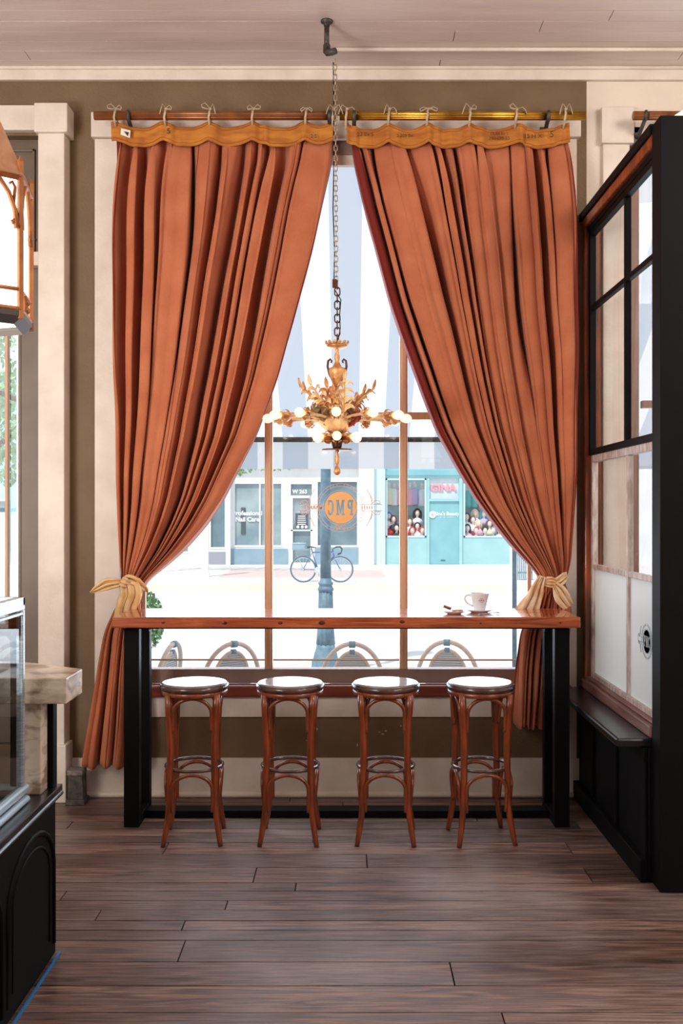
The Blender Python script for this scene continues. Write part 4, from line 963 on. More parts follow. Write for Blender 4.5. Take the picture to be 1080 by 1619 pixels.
# ================================================================== STOOLS
def stool():
    t = thing('bar_stool', (0,0,0), 'x', 'bar stool', 'bentwood bar stools', world=False)
    SH = .795; R = .174
    bm = NB(); lathe(bm, [(.02,SH-.012),(R-.03,SH-.012),(R-.012,SH-.010),(R-.006,SH-.006),(R-.012,SH-.001),(R-.03,SH),(.02,SH-.002)], n=56); obj('seat_top', bm, SEATT, t)
    bm = NB(); lathe(bm, [(R-.03,SH-.034),(R-.002,SH-.033),(R,SH-.026),(R,SH-.012),(R-.006,SH-.008),(R-.014,SH-.012)], n=56); obj('seat_rim', bm, SEATM, t)
    bm = NB(); lathe(bm, [(R-.035,SH-.060),(R-.010,SH-.060),(R-.006,SH-.055),(R-.006,SH-.034),(R-.035,SH-.034)], n=56); obj('seat_apron', bm, MAHOG, t)
    def legpt(sx, sy, z):
        # straight in the upper part, slight inward waist, flared foot
        k = z/SH
        if k > .62: r = lerp(.108, .122, (k-.62)/.38)
        elif k > .3: r = lerp(.112, .108, (k-.3)/.32)
        else: r = .112+.030*((.3-k)/.3)**1.5
        return Vector((sx*r, sy*r, z))
    for sx in (-1, 1):
        for sy in (-1, 1):
            bm = NB(); zs = [0,.03,.08,.14,.2,.28,.38,.5,.6,.68,SH-.045]
            tube(bm, [legpt(sx, sy, z) for z in zs], [.0125,.0135,.015,.0155,.016,.0165,.017,.018,.0185,.018,.016], 14); obj('leg', bm, MAHOG, t)
    def archtube(a, b, ztop, zbot, out, r=.0095, span=.92):
        # inverted U between two legs, feet lying against the legs, crown bowed outwards
        pa, pb = legpt(*a, zbot), legpt(*b, zbot); mid = (pa+pb)/2; nrm = Vector((mid.x, mid.y, 0)).normalized(); ax = (pb-pa)/2
        pts = []
        n = 20; hw = .86
        for i in range(5): pts.append(mid-ax*hw*(1-.06*i/4*0)+Vector((0,0,(ztop-.075-zbot)*i/5))+nrm*out*(.2+.5*i/5))
        for i in range(n+1):
            an = PI*i/n; pts.append(mid-ax*hw*math.cos(an)+Vector((0,0,(ztop-.075-zbot)+.075*math.sin(an)))+nrm*out*(.7+.3*math.sin(an)))
        for i in range(4, -1, -1): pts.append(mid+ax*hw+Vector((0,0,(ztop-.075-zbot)*i/5))+nrm*out*(.2+.5*i/5))
        bm = NB(); tube(bm, pts, r, 10); return bm
    for a, b in (((-1,-1),(1,-1)), ((1,-1),(1,1)), ((1,1),(-1,1)), ((-1,1),(-1,-1))):
        obj('upper_arch', archtube(a, b, SH-.064, SH-.235, .022), MAHOG, t)
        obj('lower_arch', archtube(a, b, .352, .165, .020), MAHOG, t)
    bm = NB(); tube(bm, [(.142*math.cos(2*PI*i/48), .142*math.sin(2*PI*i/48), .372) for i in range(48)], .0095, 10, closed=True, flat=(1,1)); obj('foot_ring', bm, SEATM, t)
    return t
s0 = stool()
for i, (px, rz, lab) in enumerate(((307.5,.06,'bentwood bar stool nearest the left table leg and marble counter'), (459,-.02,'bentwood bar stool second from the left, below the left window mullion'), (610,-.05,'bentwood bar stool second from the right, below the right window mullion'), (760,.10,'bentwood bar stool at the right end, beside the tail of the right curtain'))):
    c = s0 if i == 0 else copy_tree(s0)
    c.location = (X(px, 5.08), 5.08, 0); c.rotation_euler = (0,0,rz); c['label'] = lab

# ================================================================== THINGS ON THE TABLE
def crockery():
    D = 5.41; x = X(758, D); z = TZ
    s = thing('saucer', (x, D, z), 'white saucer under the coffee cup on the bar table', 'saucer')
    bm = NB(); lathe(bm, [(.02,.0),(.045,0),(.048,.003),(.078,.014),(.081,.0165),(.078,.018),(.05,.007),(.02,.004)], (x,D,z), 40); obj('dish', bm, PORC, s)
    c = thing('coffee_cup', (x, D, z+.005), 'white porcelain coffee cup with a small printed badge, standing on a saucer', 'cup')
    bm = NB(); lathe(bm, [(.02,.005),(.028,.005),(.031,.010),(.037,.035),(.045,.07),(.0535,.100),(.0545,.104),(.052,.104),(.044,.074),(.034,.03),(.024,.012)], (x,D,z), 40); cu = obj('cup_body', bm, PORC, c)
    bm = NB(); tube(bm, [(x-.042,D,z+.088),(x-.058,D,z+.095),(x-.075,D,z+.09),(x-.080,D,z+.072),(x-.070,D,z+.054),(x-.053,D,z+.043),(x-.036,D,z+.034)], .0045, 10, flat=(1,1.3)); obj('handle', bm, PORC, c)
    bm = NB(); lathe(bm, [(.001,0),(.047,0)], (x,D,z+.085), 32); obj('coffee', bm, COFFEE, c)
    bm = NB(); yy = D-.0475; tube(bm, [(x+.005+.011*math.cos(a), yy-.002+.0016*0, z+.068+.011*math.sin(a)) for a in [2*PI*i/20 for i in range(20)]], .0008, 4, closed=True); tube(bm, [(x-.012,yy-.001,z+.068),(x+.022,yy-.001,z+.068)], .0008, 4)
    sphere(bm, (x+.005, yy, z+.068), .004, .0015, .004, 8); obj('badge', bm, mat('cup_badge_ink', srgb(170,130,100), .6), cu)
    D2 = 5.33; x2 = X(718, D2)
    p = thing('biscuit_plate', (x2, D2, TZ), 'small white plate holding biscuits left of the coffee cup', 'plate')
    bm = NB(); lathe(bm, [(.02,0),(.035,0),(.04,.003),(.066,.015),(.068,.017),(.065,.0175),(.04,.007),(.02,.004)], (x2,D2,TZ), 36); obj('dish', bm, PORC, p)
    for k, (dx, dy, dz, rz, sh, lab) in enumerate(((-.038,.005,.026,.3,'r','round chocolate-filled biscuit leaning on the plate rim'), (.008,-.008,.013,-.1,'b','oblong biscuit lying flat in the middle of the small plate'), (.03,.02,.013,.5,'b','pale crumbly biscuit at the right of the small plate'))):
        b = thing('biscuit', (x2+dx, D2+dy, TZ+dz-.01), lab, 'biscuit', 'biscuits on the small plate')
        m = Matrix.Rotation(.35 if sh == 'r' else .0, 3, 'Y')
        if sh == 'r':
            for zz, mm, rr, nm in ((0,BISC,.024,'wafer'),(.0055,CHOC,.022,'filling'),(.010,BISC,.024,'wafer')):
                bm = NB(); lathe(bm, [(rr-.003,0),(rr,.0025),(rr-.003,.005)], Vector((x2+dx,D2+dy,TZ+dz))+m @ Vector((0,0,zz)), 24, rot=m); obj(nm, bm, mm, b)
        else:
            bm = NB(); box(bm, x2+dx-.02, x2+dx+.02, D2+dy-.010, D2+dy+.010, TZ+dz-.006, TZ+dz+.008); obj('crust', bm, BISC, b, bev=.004)
    D3 = 5.27; a = Vector((X(756,D3), D3, TZ+.003)); e = Vector((X(790,D3+.05), D3+.06, TZ+.006))
    sp = thing('teaspoon', a, 'small steel teaspoon lying in front of the saucer', 'spoon')
    bm = NB(); tube(bm, [a+(e-a)*.35, a+(e-a)*.7+Vector((0,0,.003)), e], [.0025,.002,.0035], 8); obj('handle', bm, STEEL, sp)
    bm = NB(); d = (e-a).normalized(); tube(bm, [a-d*.0, a+d*.008, a+d*.020, a+d*.034, a+(e-a)*.36], [.003,.009,.011,.008,.003], 12, flat=(1,.3)); obj('bowl', bm, STEEL, sp)
crockery()

# ================================================================== CHANDELIER
def chandelier():
    D = 5.2; cx = X(533, D)
    def zz(py): return Z(py, D)
    t = thing('chandelier', (cx, D, zz(750)), 'gilded leafy chandelier with two tiers of lit globe bulbs hanging before the window', 'chandelier')
    def px(n): return n*D/F
    o3 = (cx, D, 0)
    # hanging gear
    bm = NB(); z0 = ZC; hx = X(517, 5.31)
    lathe(bm, [(.032,ZC),(.032,ZC-.008),(.018,ZC-.014),(.015,ZC-.03)], (hx,5.25,0), 20); tube(bm, [(hx,5.25,ZC-.01),(hx,5.25,ZC-.15)], .0135, 12)
    lathe(bm, [(.017,ZC-.17),(.019,ZC-.165),(.019,ZC-.13),(.017,ZC-.125)], (hx,5.25,0), 14); tube(bm, [(hx,5.25,ZC-.145),(hx+.006,5.24,ZC-.172),(hx+.03,5.22,ZC-.178),(hx+.05,5.21,ZC-.175)], [.018,.019,.018,.016], 12)
    obj('ceiling_pipe', bm, IRON, t)
    def link(c, axis, l, w, r, b):
        pts = []
        for i in range(16):
            a = 2*PI*i/16; u = math.cos(a)*w; v = math.sin(a)*w+(l-w if math.sin(a) > 0 else -(l-w))
            pts.append(Vector((c[0]+(u if axis else 0), c[1]+(0 if axis else u), c[2]+v)))
        tube(b, pts, r, 6, closed=True)
    bm = NB(); z = zz(95); zt = zz(446); i = 0; n = 44; pitch = (z-zt)/n*1.0
    cxx = lambda q: lerp(X(530,D), cx-.004, (z-q)/(z-zt))
    for i in range(n):
        q = z-pitch*(i+.5); link((cxx(q), D, q), i % 2, pitch*.64, .0085, .0026, bm)
    obj('upper_chain', bm, CHAINM, t)
    bm = NB(); zb = zz(541); n = 9; pitch = (zt-zb)/n
    for i in range(n):
        q = zt-pitch*(i+.5); link((cx+.001, D, q), i % 2, pitch*.64, .014, .0042, bm)
    obj('lower_chain', bm, GOLDD, t)
    bm = NB(); tube(bm, [(X(527,D), D+.01, zz(98)), (X(528,D), D+.012, zz(250)), (X(526.5,D), D+.012, zz(330)), (X(529,D), D+.012, zz(400)), (X(528,D), D+.008, zz(442))], .0032, 6)
    tube(bm, [(X(529,D), D, zz(458)), (X(539,D), D-.01, zz(475)), (X(537,D), D-.01, zz(500)), (X(538,D), D, zz(520)), (X(534,D), D, zz(542))], .0028, 6); obj('cord', bm, BLACKM, t)
    bm = NB(); box(bm, X(525.5,D), X(533,D), D-.008, D+.012, zz(456), zz(442)); pl = obj('cord_plug', bm, GOLDD, t, bev=.003)
    # crown dish with petals
    bm = NB(); lathe(bm, [(.004,zz(541)),(.012,zz(544)),(.052,zz(546)),(.054,zz(548)),(.03,zz(551)),(.012,zz(553))], o3, 32)
    for k in range(14):
        a = 2*PI*k/14; c = Vector((cx+.052*math.cos(a), D+.052*math.sin(a), zz(547)))
        d = Vector((math.cos(a), math.sin(a), 0)); s = Vector((-math.sin(a), math.cos(a), 0))
        grid(bm, lambda u, v: c+s*(u-.5)*.022*math.sqrt(max(0,1-(v*1.0)**3))+Vector((0,0,v*.024))+d*(v*.010+.004*math.sin(v*3)), 4, 5)
    obj('crown_dish', bm, GOLD, t, solid=.0015)
    bm = NB(); lathe(bm, [(.006,zz(551)),(.012,zz(553)),(.007,zz(556)),(.013,zz(562)),(.014,zz(567)),(.010,zz(572)),(.018,zz(577)),(.028,zz(581)),(.044,zz(583)),(.045,zz(587)),(.041,zz(593)),(.034,zz(600)),(.024,zz(607)),(.015,zz(611)),(.009,zz(614)),(.013,zz(616)),(.008,zz(620)),(.012,zz(622)),(.016,zz(630)),(.012,zz(640)),(.02,zz(655)),(.03,zz(664))], o3, 32)
    ur = obj('urn', bm, GOLD, t)
    for s in (-1, 1):
        bm = NB(); tube(bm, [(cx+s*px(a), D, zz(b)) for a, b in ((8,603),(12.5,592),(15,580),(14,571),(10.5,568.5),(8.5,571),(9.5,574.5))], [.003,.005,.006,.006,.006,.005,.004], 8); obj('urn_handle', bm, GOLDD, t)
    # bowl, lower stem, disc, finial
    bm = NB(); lathe(bm, [(.02,zz(664)),(.098,zz(664)),(.102,zz(666)),(.098,zz(668)),(.085,zz(673)),(.06,zz(680)),(.035,zz(683)),(.028,zz(686))], o3, 96, flute=.02, nf=32)
    obj('bowl', bm, GOLDP, t)
    bm = NB(); lathe(bm, [(.028,zz(684)),(.036,zz(686)),(.034,zz(690)),(.030,zz(700)),(.026,zz(706)),(.02,zz(711))], o3, 24); obj('lower_stem', bm, GOLDD, t)
    bm = NB(); lathe(bm, [(.02,zz(709.5)),(.076,zz(710.5)),(.079,zz(712)),(.076,zz(712.6)),(.012,zz(712))], o3, 64, flute=.03, nf=16); obj('lower_dish', bm, GOLDD, t)
    bm = NB(); lathe(bm, [(.008,zz(711)),(.012,zz(714)),(.006,zz(717)),(.013,zz(724)),(.014,zz(730)),(.007,zz(736)),(.010,zz(739)),(.019,zz(744)),(.020,zz(748)),(.010,zz(751.5)),(.002,zz(752))], o3, 24); obj('finial', bm, GOLD, t)
    # bulbs
    def bulb(c, d, up, s=1.0):
        """c socket end, d unit direction"""
        rot = Vector((0,0,1)).rotation_difference(d).to_matrix()
        bm = NB(); lathe(bm, [(.011*s,0),(.013*s,.006*s),(.020*s,.020*s),(.0245*s,.034*s),(.023*s,.048*s),(.015*s,.060*s),(.002*s,.066*s)], c, 18, rot=rot); b = obj('bulb', bm, BULB, t)
        bm = NB(); lathe(bm, [(.003,.014),(.008,.026),(.010,.036),(.006,.046),(.001,.048)], c, 10, rot=rot); obj('filament', bm, BULBC, b)
    def armset(n, R, zc, rise, off, s, base_r, m):
        for k in range(n):
            a = off+2*PI*k/n; d = Vector((math.cos(a), math.sin(a), 0)); c0 = Vector((cx, D, zc))
            p1 = c0+d*base_r; p2 = c0+d*(R*.62)+Vector((0,0,rise)); p3 = c0+d*(R-.062*s)+Vector((0,0,rise*.6))
            bm = NB(); tube(bm, [p1, (p1+p2)/2+Vector((0,0,rise*.4)), p2, p3-d*.02], [.008,.007,.007,.008], 8)
            ar = obj('arm', bm, m, t)
            bm = NB(); rot = Vector((0,0,1)).rotation_difference(d).to_matrix()
            lathe(bm, [(.009,-.045),(.015,-.038),(.013,-.028),(.019,-.018),(.017,-.008),(.021,.004),(.015,.006)], p3, 16, rot=rot, flute=.12, nf=6)
            # leaf frills round the socket
            s2 = Vector((-math.sin(a), math.cos(a), 0))
            for q in range(5):
                b = 2*PI*q/5+.3; rd = s2*math.cos(b)+Vector((0,0,1))*math.sin(b)
                grid(bm, lambda u, v: p3-d*(.05-.045*v)+rd*(.014+.018*math.sin(v*2.6))+d.cross(rd)*(u-.5)*.024*math.sin(PI*min(1,v*.9+.08)), 4, 5)
            obj('socket_cup', bm, GOLD, ar, solid=.0012)
            bulb(p3, d, 0, s)
    armset(12, px(117), zz(664), px(3), -PI/2, 1.0, .07, GOLDP)
    armset(6, px(43), zz(692), px(0), -PI/2, 1.0, .02, GOLDD)
    # acanthus plumes
    def plume(a, h, lean, tw, m):
        d = Vector((math.cos(a), math.sin(a), 0)); s = Vector((-math.sin(a), math.cos(a), 0)); c0 = Vector((cx, D, zz(664)))+d*.070
        # the leaf spreads across the view from the side as well as along its own ring
        s = (s*.75+Vector((1,0,0))*(.65 if s.x >= 0 else -.65)).normalized()
        def st(v): return c0+Vector((0,0,h*v))+d*(lean*v*v)+s*tw*v*v
        bm = NB(); grid(bm, lambda u, v: st(v)+s*(u-.5)*lerp(.020,.009,v)+d*.004*math.cos(PI*(u-.5)), 4, 14)
        n = 4
        for i in range(n):
            v = .10+.22*i; L = lerp(.074,.048, i/(n-1))
            for sg in (-1, 1):
                b0 = st(v+.05*(sg > 0))
                def ctr(w_): return b0+s*sg*L*(.15*w_+.85*w_**1.25)*.86+Vector((0,0,L*(1.45*w_-1.30*w_**2.4)))+d*(.02*w_)
                def leaf(u, w_):
                    t_ = (ctr(min(1,w_+.03))-ctr(max(0,w_-.03))).normalized(); nn = t_.cross(d).normalized()
                    wd = (.031 if i < n-1 else .023)*math.sin(PI*min(1, w_*.84+.13))*(1+.16*math.sin(w_*19))
                    return ctr(w_)+(nn*.85+d*.5)*(u-.5)*wd-d*.005*(1-(2*u-1)**2)
                grid(bm, leaf, 4, 14)
        tip = st(.97)
        grid(bm, lambda u, w_: tip+Vector((0,0,.052*w_))+d*.016*w_+s*(u-.5)*.022*math.sin(PI*min(1,w_*.86+.14))-d*.005*math.cos(PI*(u-.5)), 4, 8)
        obj('acanthus_leaf', bm, m, t, solid=.0018)
    for a, h, ln, tw, m in ((PI*1.02,.170,.125,.0,GOLD), (PI*1.22,.175,.10,-.01,GOLDP), (PI*.82,.165,.12,.02,GOLD), (PI*1.34,.165,.02,-.01,GOLD), (-PI*.36,.205,.01,.005,GOLDP), (-.10,.160,.125,.0,GOLD), (PI*.20,.155,.12,.01,GOLD), (PI*.55,.17,.04,0,GOLD)):
        plume(a, h, ln, tw, m)
    def vine(a, m, seed, r=.115):
        rnd = random.Random(seed)
        for k in range(3):
            aa = a+rnd.uniform(-.25,.25); c = Vector((cx+math.cos(aa)*(r+.03*(k-1)), D+math.sin(aa)*(r+.03*(k-1)), zz(660+rnd.uniform(-9,8))))
            rot = Euler((PI/2+rnd.uniform(-.4,.4), rnd.uniform(-.6,.6), aa+PI/2)).to_matrix()
            bm = NB(); ctr = bm.verts.new(c+rot @ Vector((0,0,.006))); ring = []
            for i in range(30):
                b = 2*PI*i/30; rr = .036*(.72+.28*abs(math.cos(2.5*b)))*(1+.06*math.cos(15*b))
                ring.append(bm.verts.new(c+rot @ Vector((rr*math.cos(b), rr*math.sin(b), -.008*math.cos(5*b)))))
            for i in range(30): bm.faces.new((ctr, ring[i], ring[(i+1) % 30]))
            obj('vine_leaf', bm, m, t, solid=.0015)
    for a, m, sd in ((-PI*.72,LEAFG,1), (-PI*.27,LEAFR,2), (-PI*.92,LEAFG,3), (-PI*.08,LEAFG,4), (PI*.5,LEAFR,5)): vine(a, m, sd)
chandelier()
# painted conduit along the crown
bm = NB(); tube(bm, [(X(530,5.5), 5.55, ZC-.012), (2.6, 5.55, ZC-.012)], .011, 12); tag(obj('ceiling_conduit', bm, WHITE), 'white painted conduit running along the ceiling to the right', 'conduit')

# ================================================================== LANTERNS
def lantern():
    t = thing('lantern', (0,0,0), 'x', 'lantern', 'gothic panel lanterns', world=False)
    R = .17; zb, zt = 2.144, 2.484
    A = [math.radians(-20.5+60*k) for k in range(6)]
    V = [Vector((R*math.cos(a), R*math.sin(a), 0)) for a in A]
    up = Vector((0,0,1))
    for k in range(6):
        v = V[k]; bm = NB(); o_ = v.normalized()
        tube(bm, [v+up*(zb-.01), v+up*(zt+.035), v+up*(zt+.05)+o_*.0], [.008,.008,.001], 4)
        for f in bm.faces: f.smooth = False
        obj('corner_post', bm, COPPER, t)
        a, b = V[k], V[(k+1) % 6]; mid = (a+b)/2; n = Vector((mid.x, mid.y, 0)).normalized(); ax = (b-a)
        bm = NB(); q = [a*.965+up*zb, b*.965+up*zb, b*.965+up*zt, a*.965+up*zt]; poly(bm, q); obj('opal_panel', bm, LAMPW, t)
        for z in (zb+.012, zb+.062, zt-.004):
            bm = NB(); tube(bm, [a+up*z, b+up*z], .0075 if z != zb+.062 else .005, 4)
            for f in bm.faces: f.smooth = False
            obj('rail', bm, COPPER, t)
        bm = NB()     # gothic tracery at the two top corners
        for s0_, s1_ in ((a, b), (b, a)):
            e = (s1_-s0_)
            p = [s0_+e*.04+up*(zt-.13), s0_+e*.08+up*(zt-.085), s0_+e*.17+up*(zt-.045), s0_+e*.30+up*(zt-.016), s0_+e*.40+up*(zt-.004)]
            tube(bm, p, [.009,.006,.006,.006,.007], 6)
            tube(bm, [s0_+e*.04+up*(zt-.105), s0_+e*.12+up*(zt-.118), s0_+e*.13+up*(zt-.112)], [.006,.006,.004], 6)
            tube(bm, [s0_+e*.10+up*(zt-.07), s0_+e*.075+up*(zt-.03), s0_+e*.12+up*(zt-.018), s0_+e*.16+up*(zt-.024)], .004, 6)
        m3 = mid
        for dx, dz in ((-.10,.028),(0,.028),(.10,.028)):
            tube(bm, [m3+ax*dx+up*(zb+.014), m3+ax*dx+up*(zb+.06)], .004, 5)
        for dx in (-.05, .05):
            for dz in (.027, .047): sphere(bm, m3+ax*dx*.9+up*(zb+dz)+n*.002, .0085, n=8)
        obj('tracery', bm, COPPER, t)
    bm = NB(); apex = up*(zt+.32); eave = [v*1.04+up*(zt+.0) for v in V]; av = bm.verts.new(apex); ev = [bm.verts.new(p) for p in eave]; mv = [bm.verts.new(v*.45+up*(zt+.20)) for v in V]
    for k in range(6): bm.faces.new((ev[k], ev[(k+1)%6], mv[(k+1)%6], mv[k])); bm.faces.new((mv[k], mv[(k+1)%6], av))
    obj('roof', bm, ROOFC, t, solid=.006)
    bm = NB(); poly(bm, [v*.93+up*(zb+.004) for v in V]); obj('bottom_panel', bm, LAMPW, t)
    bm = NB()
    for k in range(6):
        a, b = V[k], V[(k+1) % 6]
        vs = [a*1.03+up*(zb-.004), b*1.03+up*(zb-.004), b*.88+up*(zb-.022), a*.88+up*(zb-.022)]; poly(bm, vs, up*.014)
    obj('base_ring', bm, mat('lantern_grey_ring', srgb(92,84,80), .5, .3), t)  # base ring in a plain grey, darker than the copper
    bm = NB(); tube(bm, [up*(zt+.30), up*ZC], .006, 8); lathe(bm, [(.05,ZC),(.05,ZC-.02),(.015,ZC-.05)], (0,0,0), 20); obj('hanging_rod', bm, COPPER, t)
    return t
l0 = lantern(); l0.location = (-.962, 2.5, 0); l0['label'] = 'copper lantern with glowing opal panels cut by the left picture edge'
l1 = copy_tree(l0); l1.location = (.90, 1.55, 0); l1['label'] = 'copper lantern seen only as a reflection in the window right of the chandelier'
# dome pendant beyond the pier
dp = thing('pendant_lamp', (X(1097,4.75), 4.75, 3.44), 'glowing white dome pendant peeping over the black pier at the right edge', 'pendant lamp')
bm = NB(); c = (X(1097,4.75), 4.75, 3.46); lathe(bm, [(.13,0),(.125,.04),(.10,.085),(.055,.115),(.02,.122)], c, 32); obj('dome_shade', bm, emis('dome_glow', (1,.86,.66), 1.6), dp)
bm = NB(); lathe(bm, [(.02,.12),(.02,.15),(.006,.16)], c, 16); tube(bm, [(c[0],c[1],c[2]+.15),(c[0],c[1],ZC)], .004, 6); obj('cord', bm, BLACKM, dp)

# ================================================================== GLAZED PARTITION (right)
PX = 1.387
gp = thing('glazed_partition', (PX+.03, 5.1, 0), 'black partition with small-paned sash windows ending in a black pier at right', 'partition')
bm = NB(); box(bm, 1.362, 1.80, 4.34, 4.46, 0, 3.39); obj('pier', bm, BLACK, gp, bev=.004)
bm = NB(); box(bm, PX-.035, PX+.10, 4.46, WY, 3.355, 3.40); box(bm, PX-.006, PX+.06, 4.46, 5.74, 3.27, 3.30)
obj('top_rail', bm, BLACK, gp, bev=.004)
bm = NB(); box(bm, PX-.025, PX+.07, 4.46, 5.79, 3.30, 3.355); box(bm, PX-.02, PX+.07, 5.735, 5.785, .70, 3.30); box(bm, PX-.012, PX+.07, 5.785, 5.815, .0, 3.355)
obj('outer_frame', bm, WOODB, gp, bev=.006)
def sashf(z0, z1, zm, m, off, fr=.035):
    bm = NB(); x0, x1 = PX+off, PX+off+.035
    for ya, yb in ((5.700,5.735),(4.46,4.50)): box(bm, x0, x1, ya, yb, z0, z1)
    box(bm, x0, x1, 4.50, 5.700, z0, z0+fr); box(bm, x0, x1, 4.50, 5.700, z1-fr, z1)
    s = obj('sash', bm, m, gp, bev=.003)
    bm = NB(); box(bm, x0+.004, x1, 4.99, 5.018, z0+fr, z1-fr); obj('muntin', bm, m, s, bev=.003)
    bm = NB(); box(bm, x0+.006, x1, 4.50, 4.99, zm-.014, zm+.014); box(bm, x0+.006, x1, 5.018, 5.700, zm-.014, zm+.014); obj('muntin', bm, m, s, bev=.003)
    return s
su = sashf(1.985, 3.275, 2.83, BLACK, .0)
sl_ = sashf(.70, 1.985, 1.348, PINKW, .012, fr=.04)
for (a, b) in ((4.50,4.99),(5.018,5.70)):
    for (c, d) in ((2.02,2.816),(2.844,3.24)):
        bm = NB(); poly(bm, [(PX+.02,a,c),(PX+.02,b,c),(PX+.02,b,d),(PX+.02,a,d)]); obj('pane', bm, GLASSP, su)
    bm = NB(); c, d = 1.362,1.945; poly(bm, [(PX+.03,a,c),(PX+.03,b,c),(PX+.03,b,d),(PX+.03,a,d)]); obj('pane', bm, GLASSP, sl_)
    bm = NB(); c, d = .74,1.334; poly(bm, [(PX+.03,a,c),(PX+.03,b,c),(PX+.03,b,d),(PX+.03,a,d)]); obj('frosted_pane', bm, FROST, sl_)
bm = NB(); box(bm, PX-.035, PX+.08, 4.46, 5.80, .645, .70); box(bm, PX-.015, PX+.08, 4.46, 5.80, .70, .715); obj('sash_sill', bm, RAWOOD, gp, bev=.012)
bm = NB(); box(bm, 1.205, 1.46, 4.46, WY-.03, .605, .645); lg = obj('ledge', bm, BLACKG, gp, bev=.010)
bm = NB(); box(bm, 1.345, 1.46, 4.46, WY-.03, 0, .605); box(bm, 1.31, 1.345, 4.46, WY-.03, 0, .10); box(bm, 1.325, 1.345, 4.46, WY-.03, .54, .605)
for y in (4.46, 4.95, 5.42): box(bm, 1.33, 1.345, y, y+.06, .1, .54)
obj('base_panelling', bm, BLACK, gp, bev=.004)
pd = thing('pane_decal', (PX+.02, 4.72, 1.06), 'round clear logo etched into the nearer frosted partition pane', 'decal')
yc, zc_ = 1.387*F/(1014-CX)+.0, Z(1015, 1.387*F/(1014-CX))
logo(0,0,.055,0,pd, lambda x, z, d=0: Vector((PX+.026-abs(d)*.3, yc-x, zc_+z)), DECALB, DECALB)

# ================================================================== COUNTER (left)
ct = thing('counter_cabinet', (-1.6, 3.0, 0), 'black panelled counter cabinet at the lower left edge', 'counter')
bm = NB(); box(bm, -2.4, -1.095, .9, 3.73, .012, .60); obj('body', bm, BLACK, ct, bev=.003)
bm = NB(); box(bm, -2.4, -1.095, .9, 3.744, .60, .612); box(bm, -2.4, -1.075, .9, 3.752, .612, .637); tube(bm, [(-1.078,.9,.606),(-1.078,3.745,.606)], .010, 10); obj('ledge', bm, BLACKG, ct, bev=.004)
bm = NB()
for k in range(5):
    y1 = 3.70-k*.56; y0 = y1-.50; x = -1.095
    tube(bm, [(x-.006, y0, .06), (x, y0, .36)]+[(x, lerp(y0,y1,(1-math.cos(PI*i/12))/2), .36+.17*math.sin(PI*i/12)) for i in range(1,12)]+[(x, y1, .36), (x, y1, .06)], .010, 8)
    tube(bm, [(x-.002, y0+.05, .09), (x, y0+.05, .36)]+[(x, lerp(y0+.05,y1-.05,(1-math.cos(PI*i/12))/2), .36+.12*math.sin(PI*i/12)) for i in range(1,12)]+[(x, y1-.05, .36), (x, y1-.05, .09), ], .006, 6)
obj('arched_moulding', bm, BLACK, ct)
bm = NB(); box(bm, -1.085, -1.079, .9, 3.744, .0, .010); tag(obj('floor_tape', bm, BLUEL), 'bright blue tape line along the foot of the counter', 'tape')
ms = thing('marble_shelf', (-1.5, 3.65, .637), 'thick cream marble slab on a marble post standing on the counter', 'marble shelf')
bm = NB(); poly(bm, [Vector(p) for p in ((-1.004,3.55,.975),(-1.004,3.765,.975),(-1.30,3.96,.975),(-2.4,3.96,.975),(-2.4,3.55,.975))], (0,0,.092)); obj('slab', bm, MARBLE, ms, bev=.004)
bm = NB(); box(bm, -1.185, -1.110, 3.60, 3.68, .637, .975); obj('post', bm, MARBLE, ms, bev=.004)
bm = NB(); box(bm, -1.140, -1.092, 3.69, 3.74, .637, .975); obj('back_post', bm, BLACK, ms, bev=.003)
# display case
dc = thing('display_case', (-1.6, 2.6, .637), 'steel framed glass display case on the black counter at the left edge', 'display case')
cx1 = -1.135; y1 = 3.50; zt = 1.362; zb = .70
bm = NB()
box(bm, cx1-.025, cx1, y1-.02, y1, zb, zt-.045)
box(bm, cx1-.03, cx1, 1.0, y1, zt-.045, zt); box(bm, -2.2, cx1, y1-.02, y1, zt-.03, zt)
box(bm, cx1-.012, cx1, 1.0, y1-.02, zt-.062, zt-.052)
obj('frame', bm, STEEL, dc, bev=.002)
bm = NB(); box(bm, cx1-.045, cx1-.026, y1-.02, y1-.012, zb, zt-.05); box(bm, cx1-.035, cx1-.026, y1-.07, y1-.022, zt-.14, zt-.05); box(bm, -2.0, cx1-.03, y1-.07, y1-.05, zt-.13, zt-.115); obj('hinge_bar', bm, BLACKM, dc)
bm = NB(); poly(bm, [(cx1-.008,1.0,zb),(cx1-.008,y1-.02,zb),(cx1-.008,y1-.02,zt-.05),(cx1-.008,1.0,zt-.05)]); obj('side_glass', bm, glass('case_glass', (.42,.46,.47), 1.5), dc)
bm = NB(); poly(bm, [(-2.2,y1-.01,zb),(cx1-.02,y1-.01,zb),(cx1-.02,y1-.01,zt-.03),(-2.2,y1-.01,zt-.03)]); obj('end_glass', bm, GLASS, dc)
bm = NB(); poly(bm, [(-2.2,1.0,zt-.02),(cx1-.02,1.0,zt-.02),(cx1-.02,y1-.02,zt-.02),(-2.2,y1-.02,zt-.02)]); obj('top_glass', bm, glass('case_top_glass', (.6,.66,.68), 1.5), dc)
bm = NB(); tube(bm, [(cx1-.012,1.0,zb-.018),(cx1-.012,y1+.03,zb-.018)], .019, 14); tube(bm, [(cx1+.002,1.0,zb-.05),(cx1+.002,y1+.01,zb-.05)], .013, 12); obj('bottom_rail', bm, TUBE, dc)
bm = NB(); box(bm, -2.2, cx1-.03, 1.0, y1-.03, .637, zb-.01); obj('deck', bm, BLACKM, dc)
bm = NB(); box(bm, -2.22, -2.2, 1.0, y1, .637, zt); obj('back_panel', bm, BLACKM, dc)
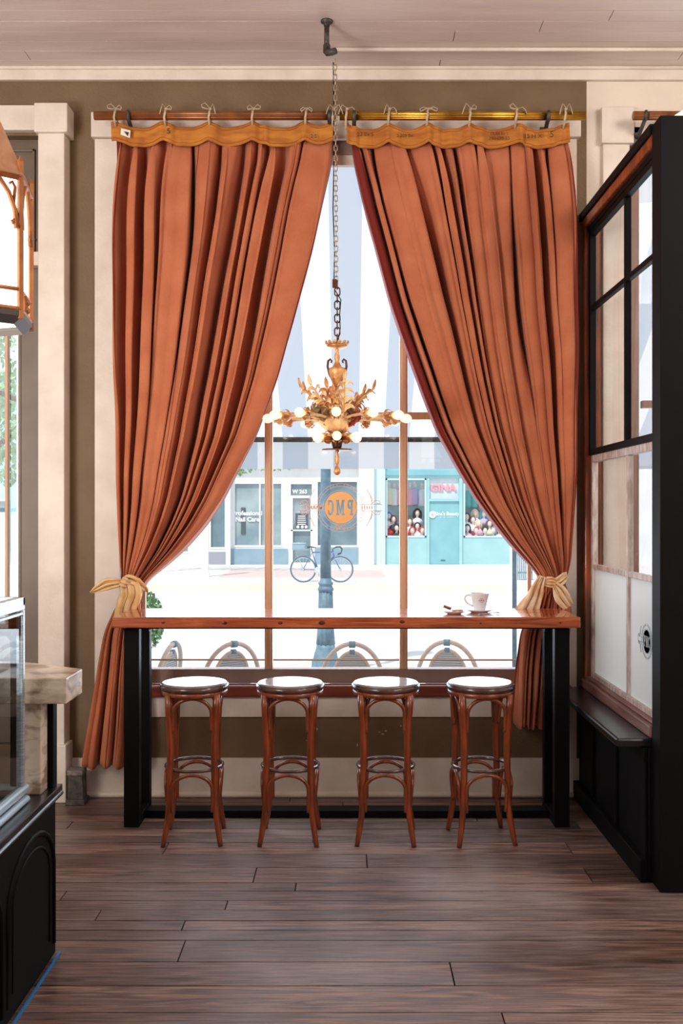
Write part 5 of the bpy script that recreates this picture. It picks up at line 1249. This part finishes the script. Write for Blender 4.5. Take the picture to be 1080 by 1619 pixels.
# cake bowl in the case
cb = thing('glass_bowl', (-1.36, 3.25, 1.02), 'dark patterned bowl on the upper shelf inside the display case', 'bowl')
bm = NB(); lathe(bm, [(.05,1.022),(.06,1.025),(.10,1.07),(.115,1.10),(.112,1.102),(.095,1.07),(.05,1.03)], (-1.36,3.25,0), 40, flute=.03, nf=18); obj('bowl_body', bm, mat('smoked_glassware', srgb(60,64,70), .15, c2=srgb(160,166,170), scale=30, coat=.6), cb)
bm = NB(); box(bm, -2.2, cx1-.03, 1.2, y1-.05, 1.010, 1.020); obj('shelf', bm, glass('shelf_glass', (.8,.86,.88), 1.5), dc)

# weathered plinth block
pb = thing('cast_block', (X(118,5.66), 5.68, 0), 'weathered grey cast block standing on the floor beside the left pilaster', 'block')
bm = NB(); a, b = X(104,5.64), X(134,5.64)
box(bm, a, b, 5.63, 5.74, 0, .03); obj('foot', bm, STONE, pb, bev=.004)
bm = NB(); vs = box(bm, a+.008, b-.010, 5.64, 5.73, .03, .165)
for v in vs:
    if v.co.z > .1: v.co.x = lerp((a+b)/2, v.co.x, .9)
obj('shaft', bm, STONE, pb, bev=.004)
bm = NB(); box(bm, a+.006, b-.012, 5.635, 5.735, .165, .195); obj('cap', bm, mat('pale_cap', srgb(150,140,132), .7, c2=srgb(100,94,90), scale=30, bump=.4), pb, bev=.006)
# flaked paint chips on the dado
CHIP = mat('bare_plaster_chip', srgb(216,200,186), .9)
bm = NB()
for px, py, w_, h_ in ((487,1171,6,3),(501,1153,3,4),(600,1158,3,2),(605,1161,6,2),(610,1156,4,2),(565,1178,2,5),(634,1148,3,3)):
    c = P(px, py, WY); rnd = random.Random(px); pts = [Vector((c.x+math.cos(k)*w_/540*rnd.uniform(.7,1.2), WY-.0015, c.z+math.sin(k)*h_/540*rnd.uniform(.7,1.2))) for k in [2*PI*i/8 for i in range(8)]]
    poly(bm, pts, (0,.0012,0))
ch = obj('paint_chips', bm, CHIP, bpy.data.objects['wall_back'])

for o in bpy.data.objects:
    if '_w' in o: del o['_w']
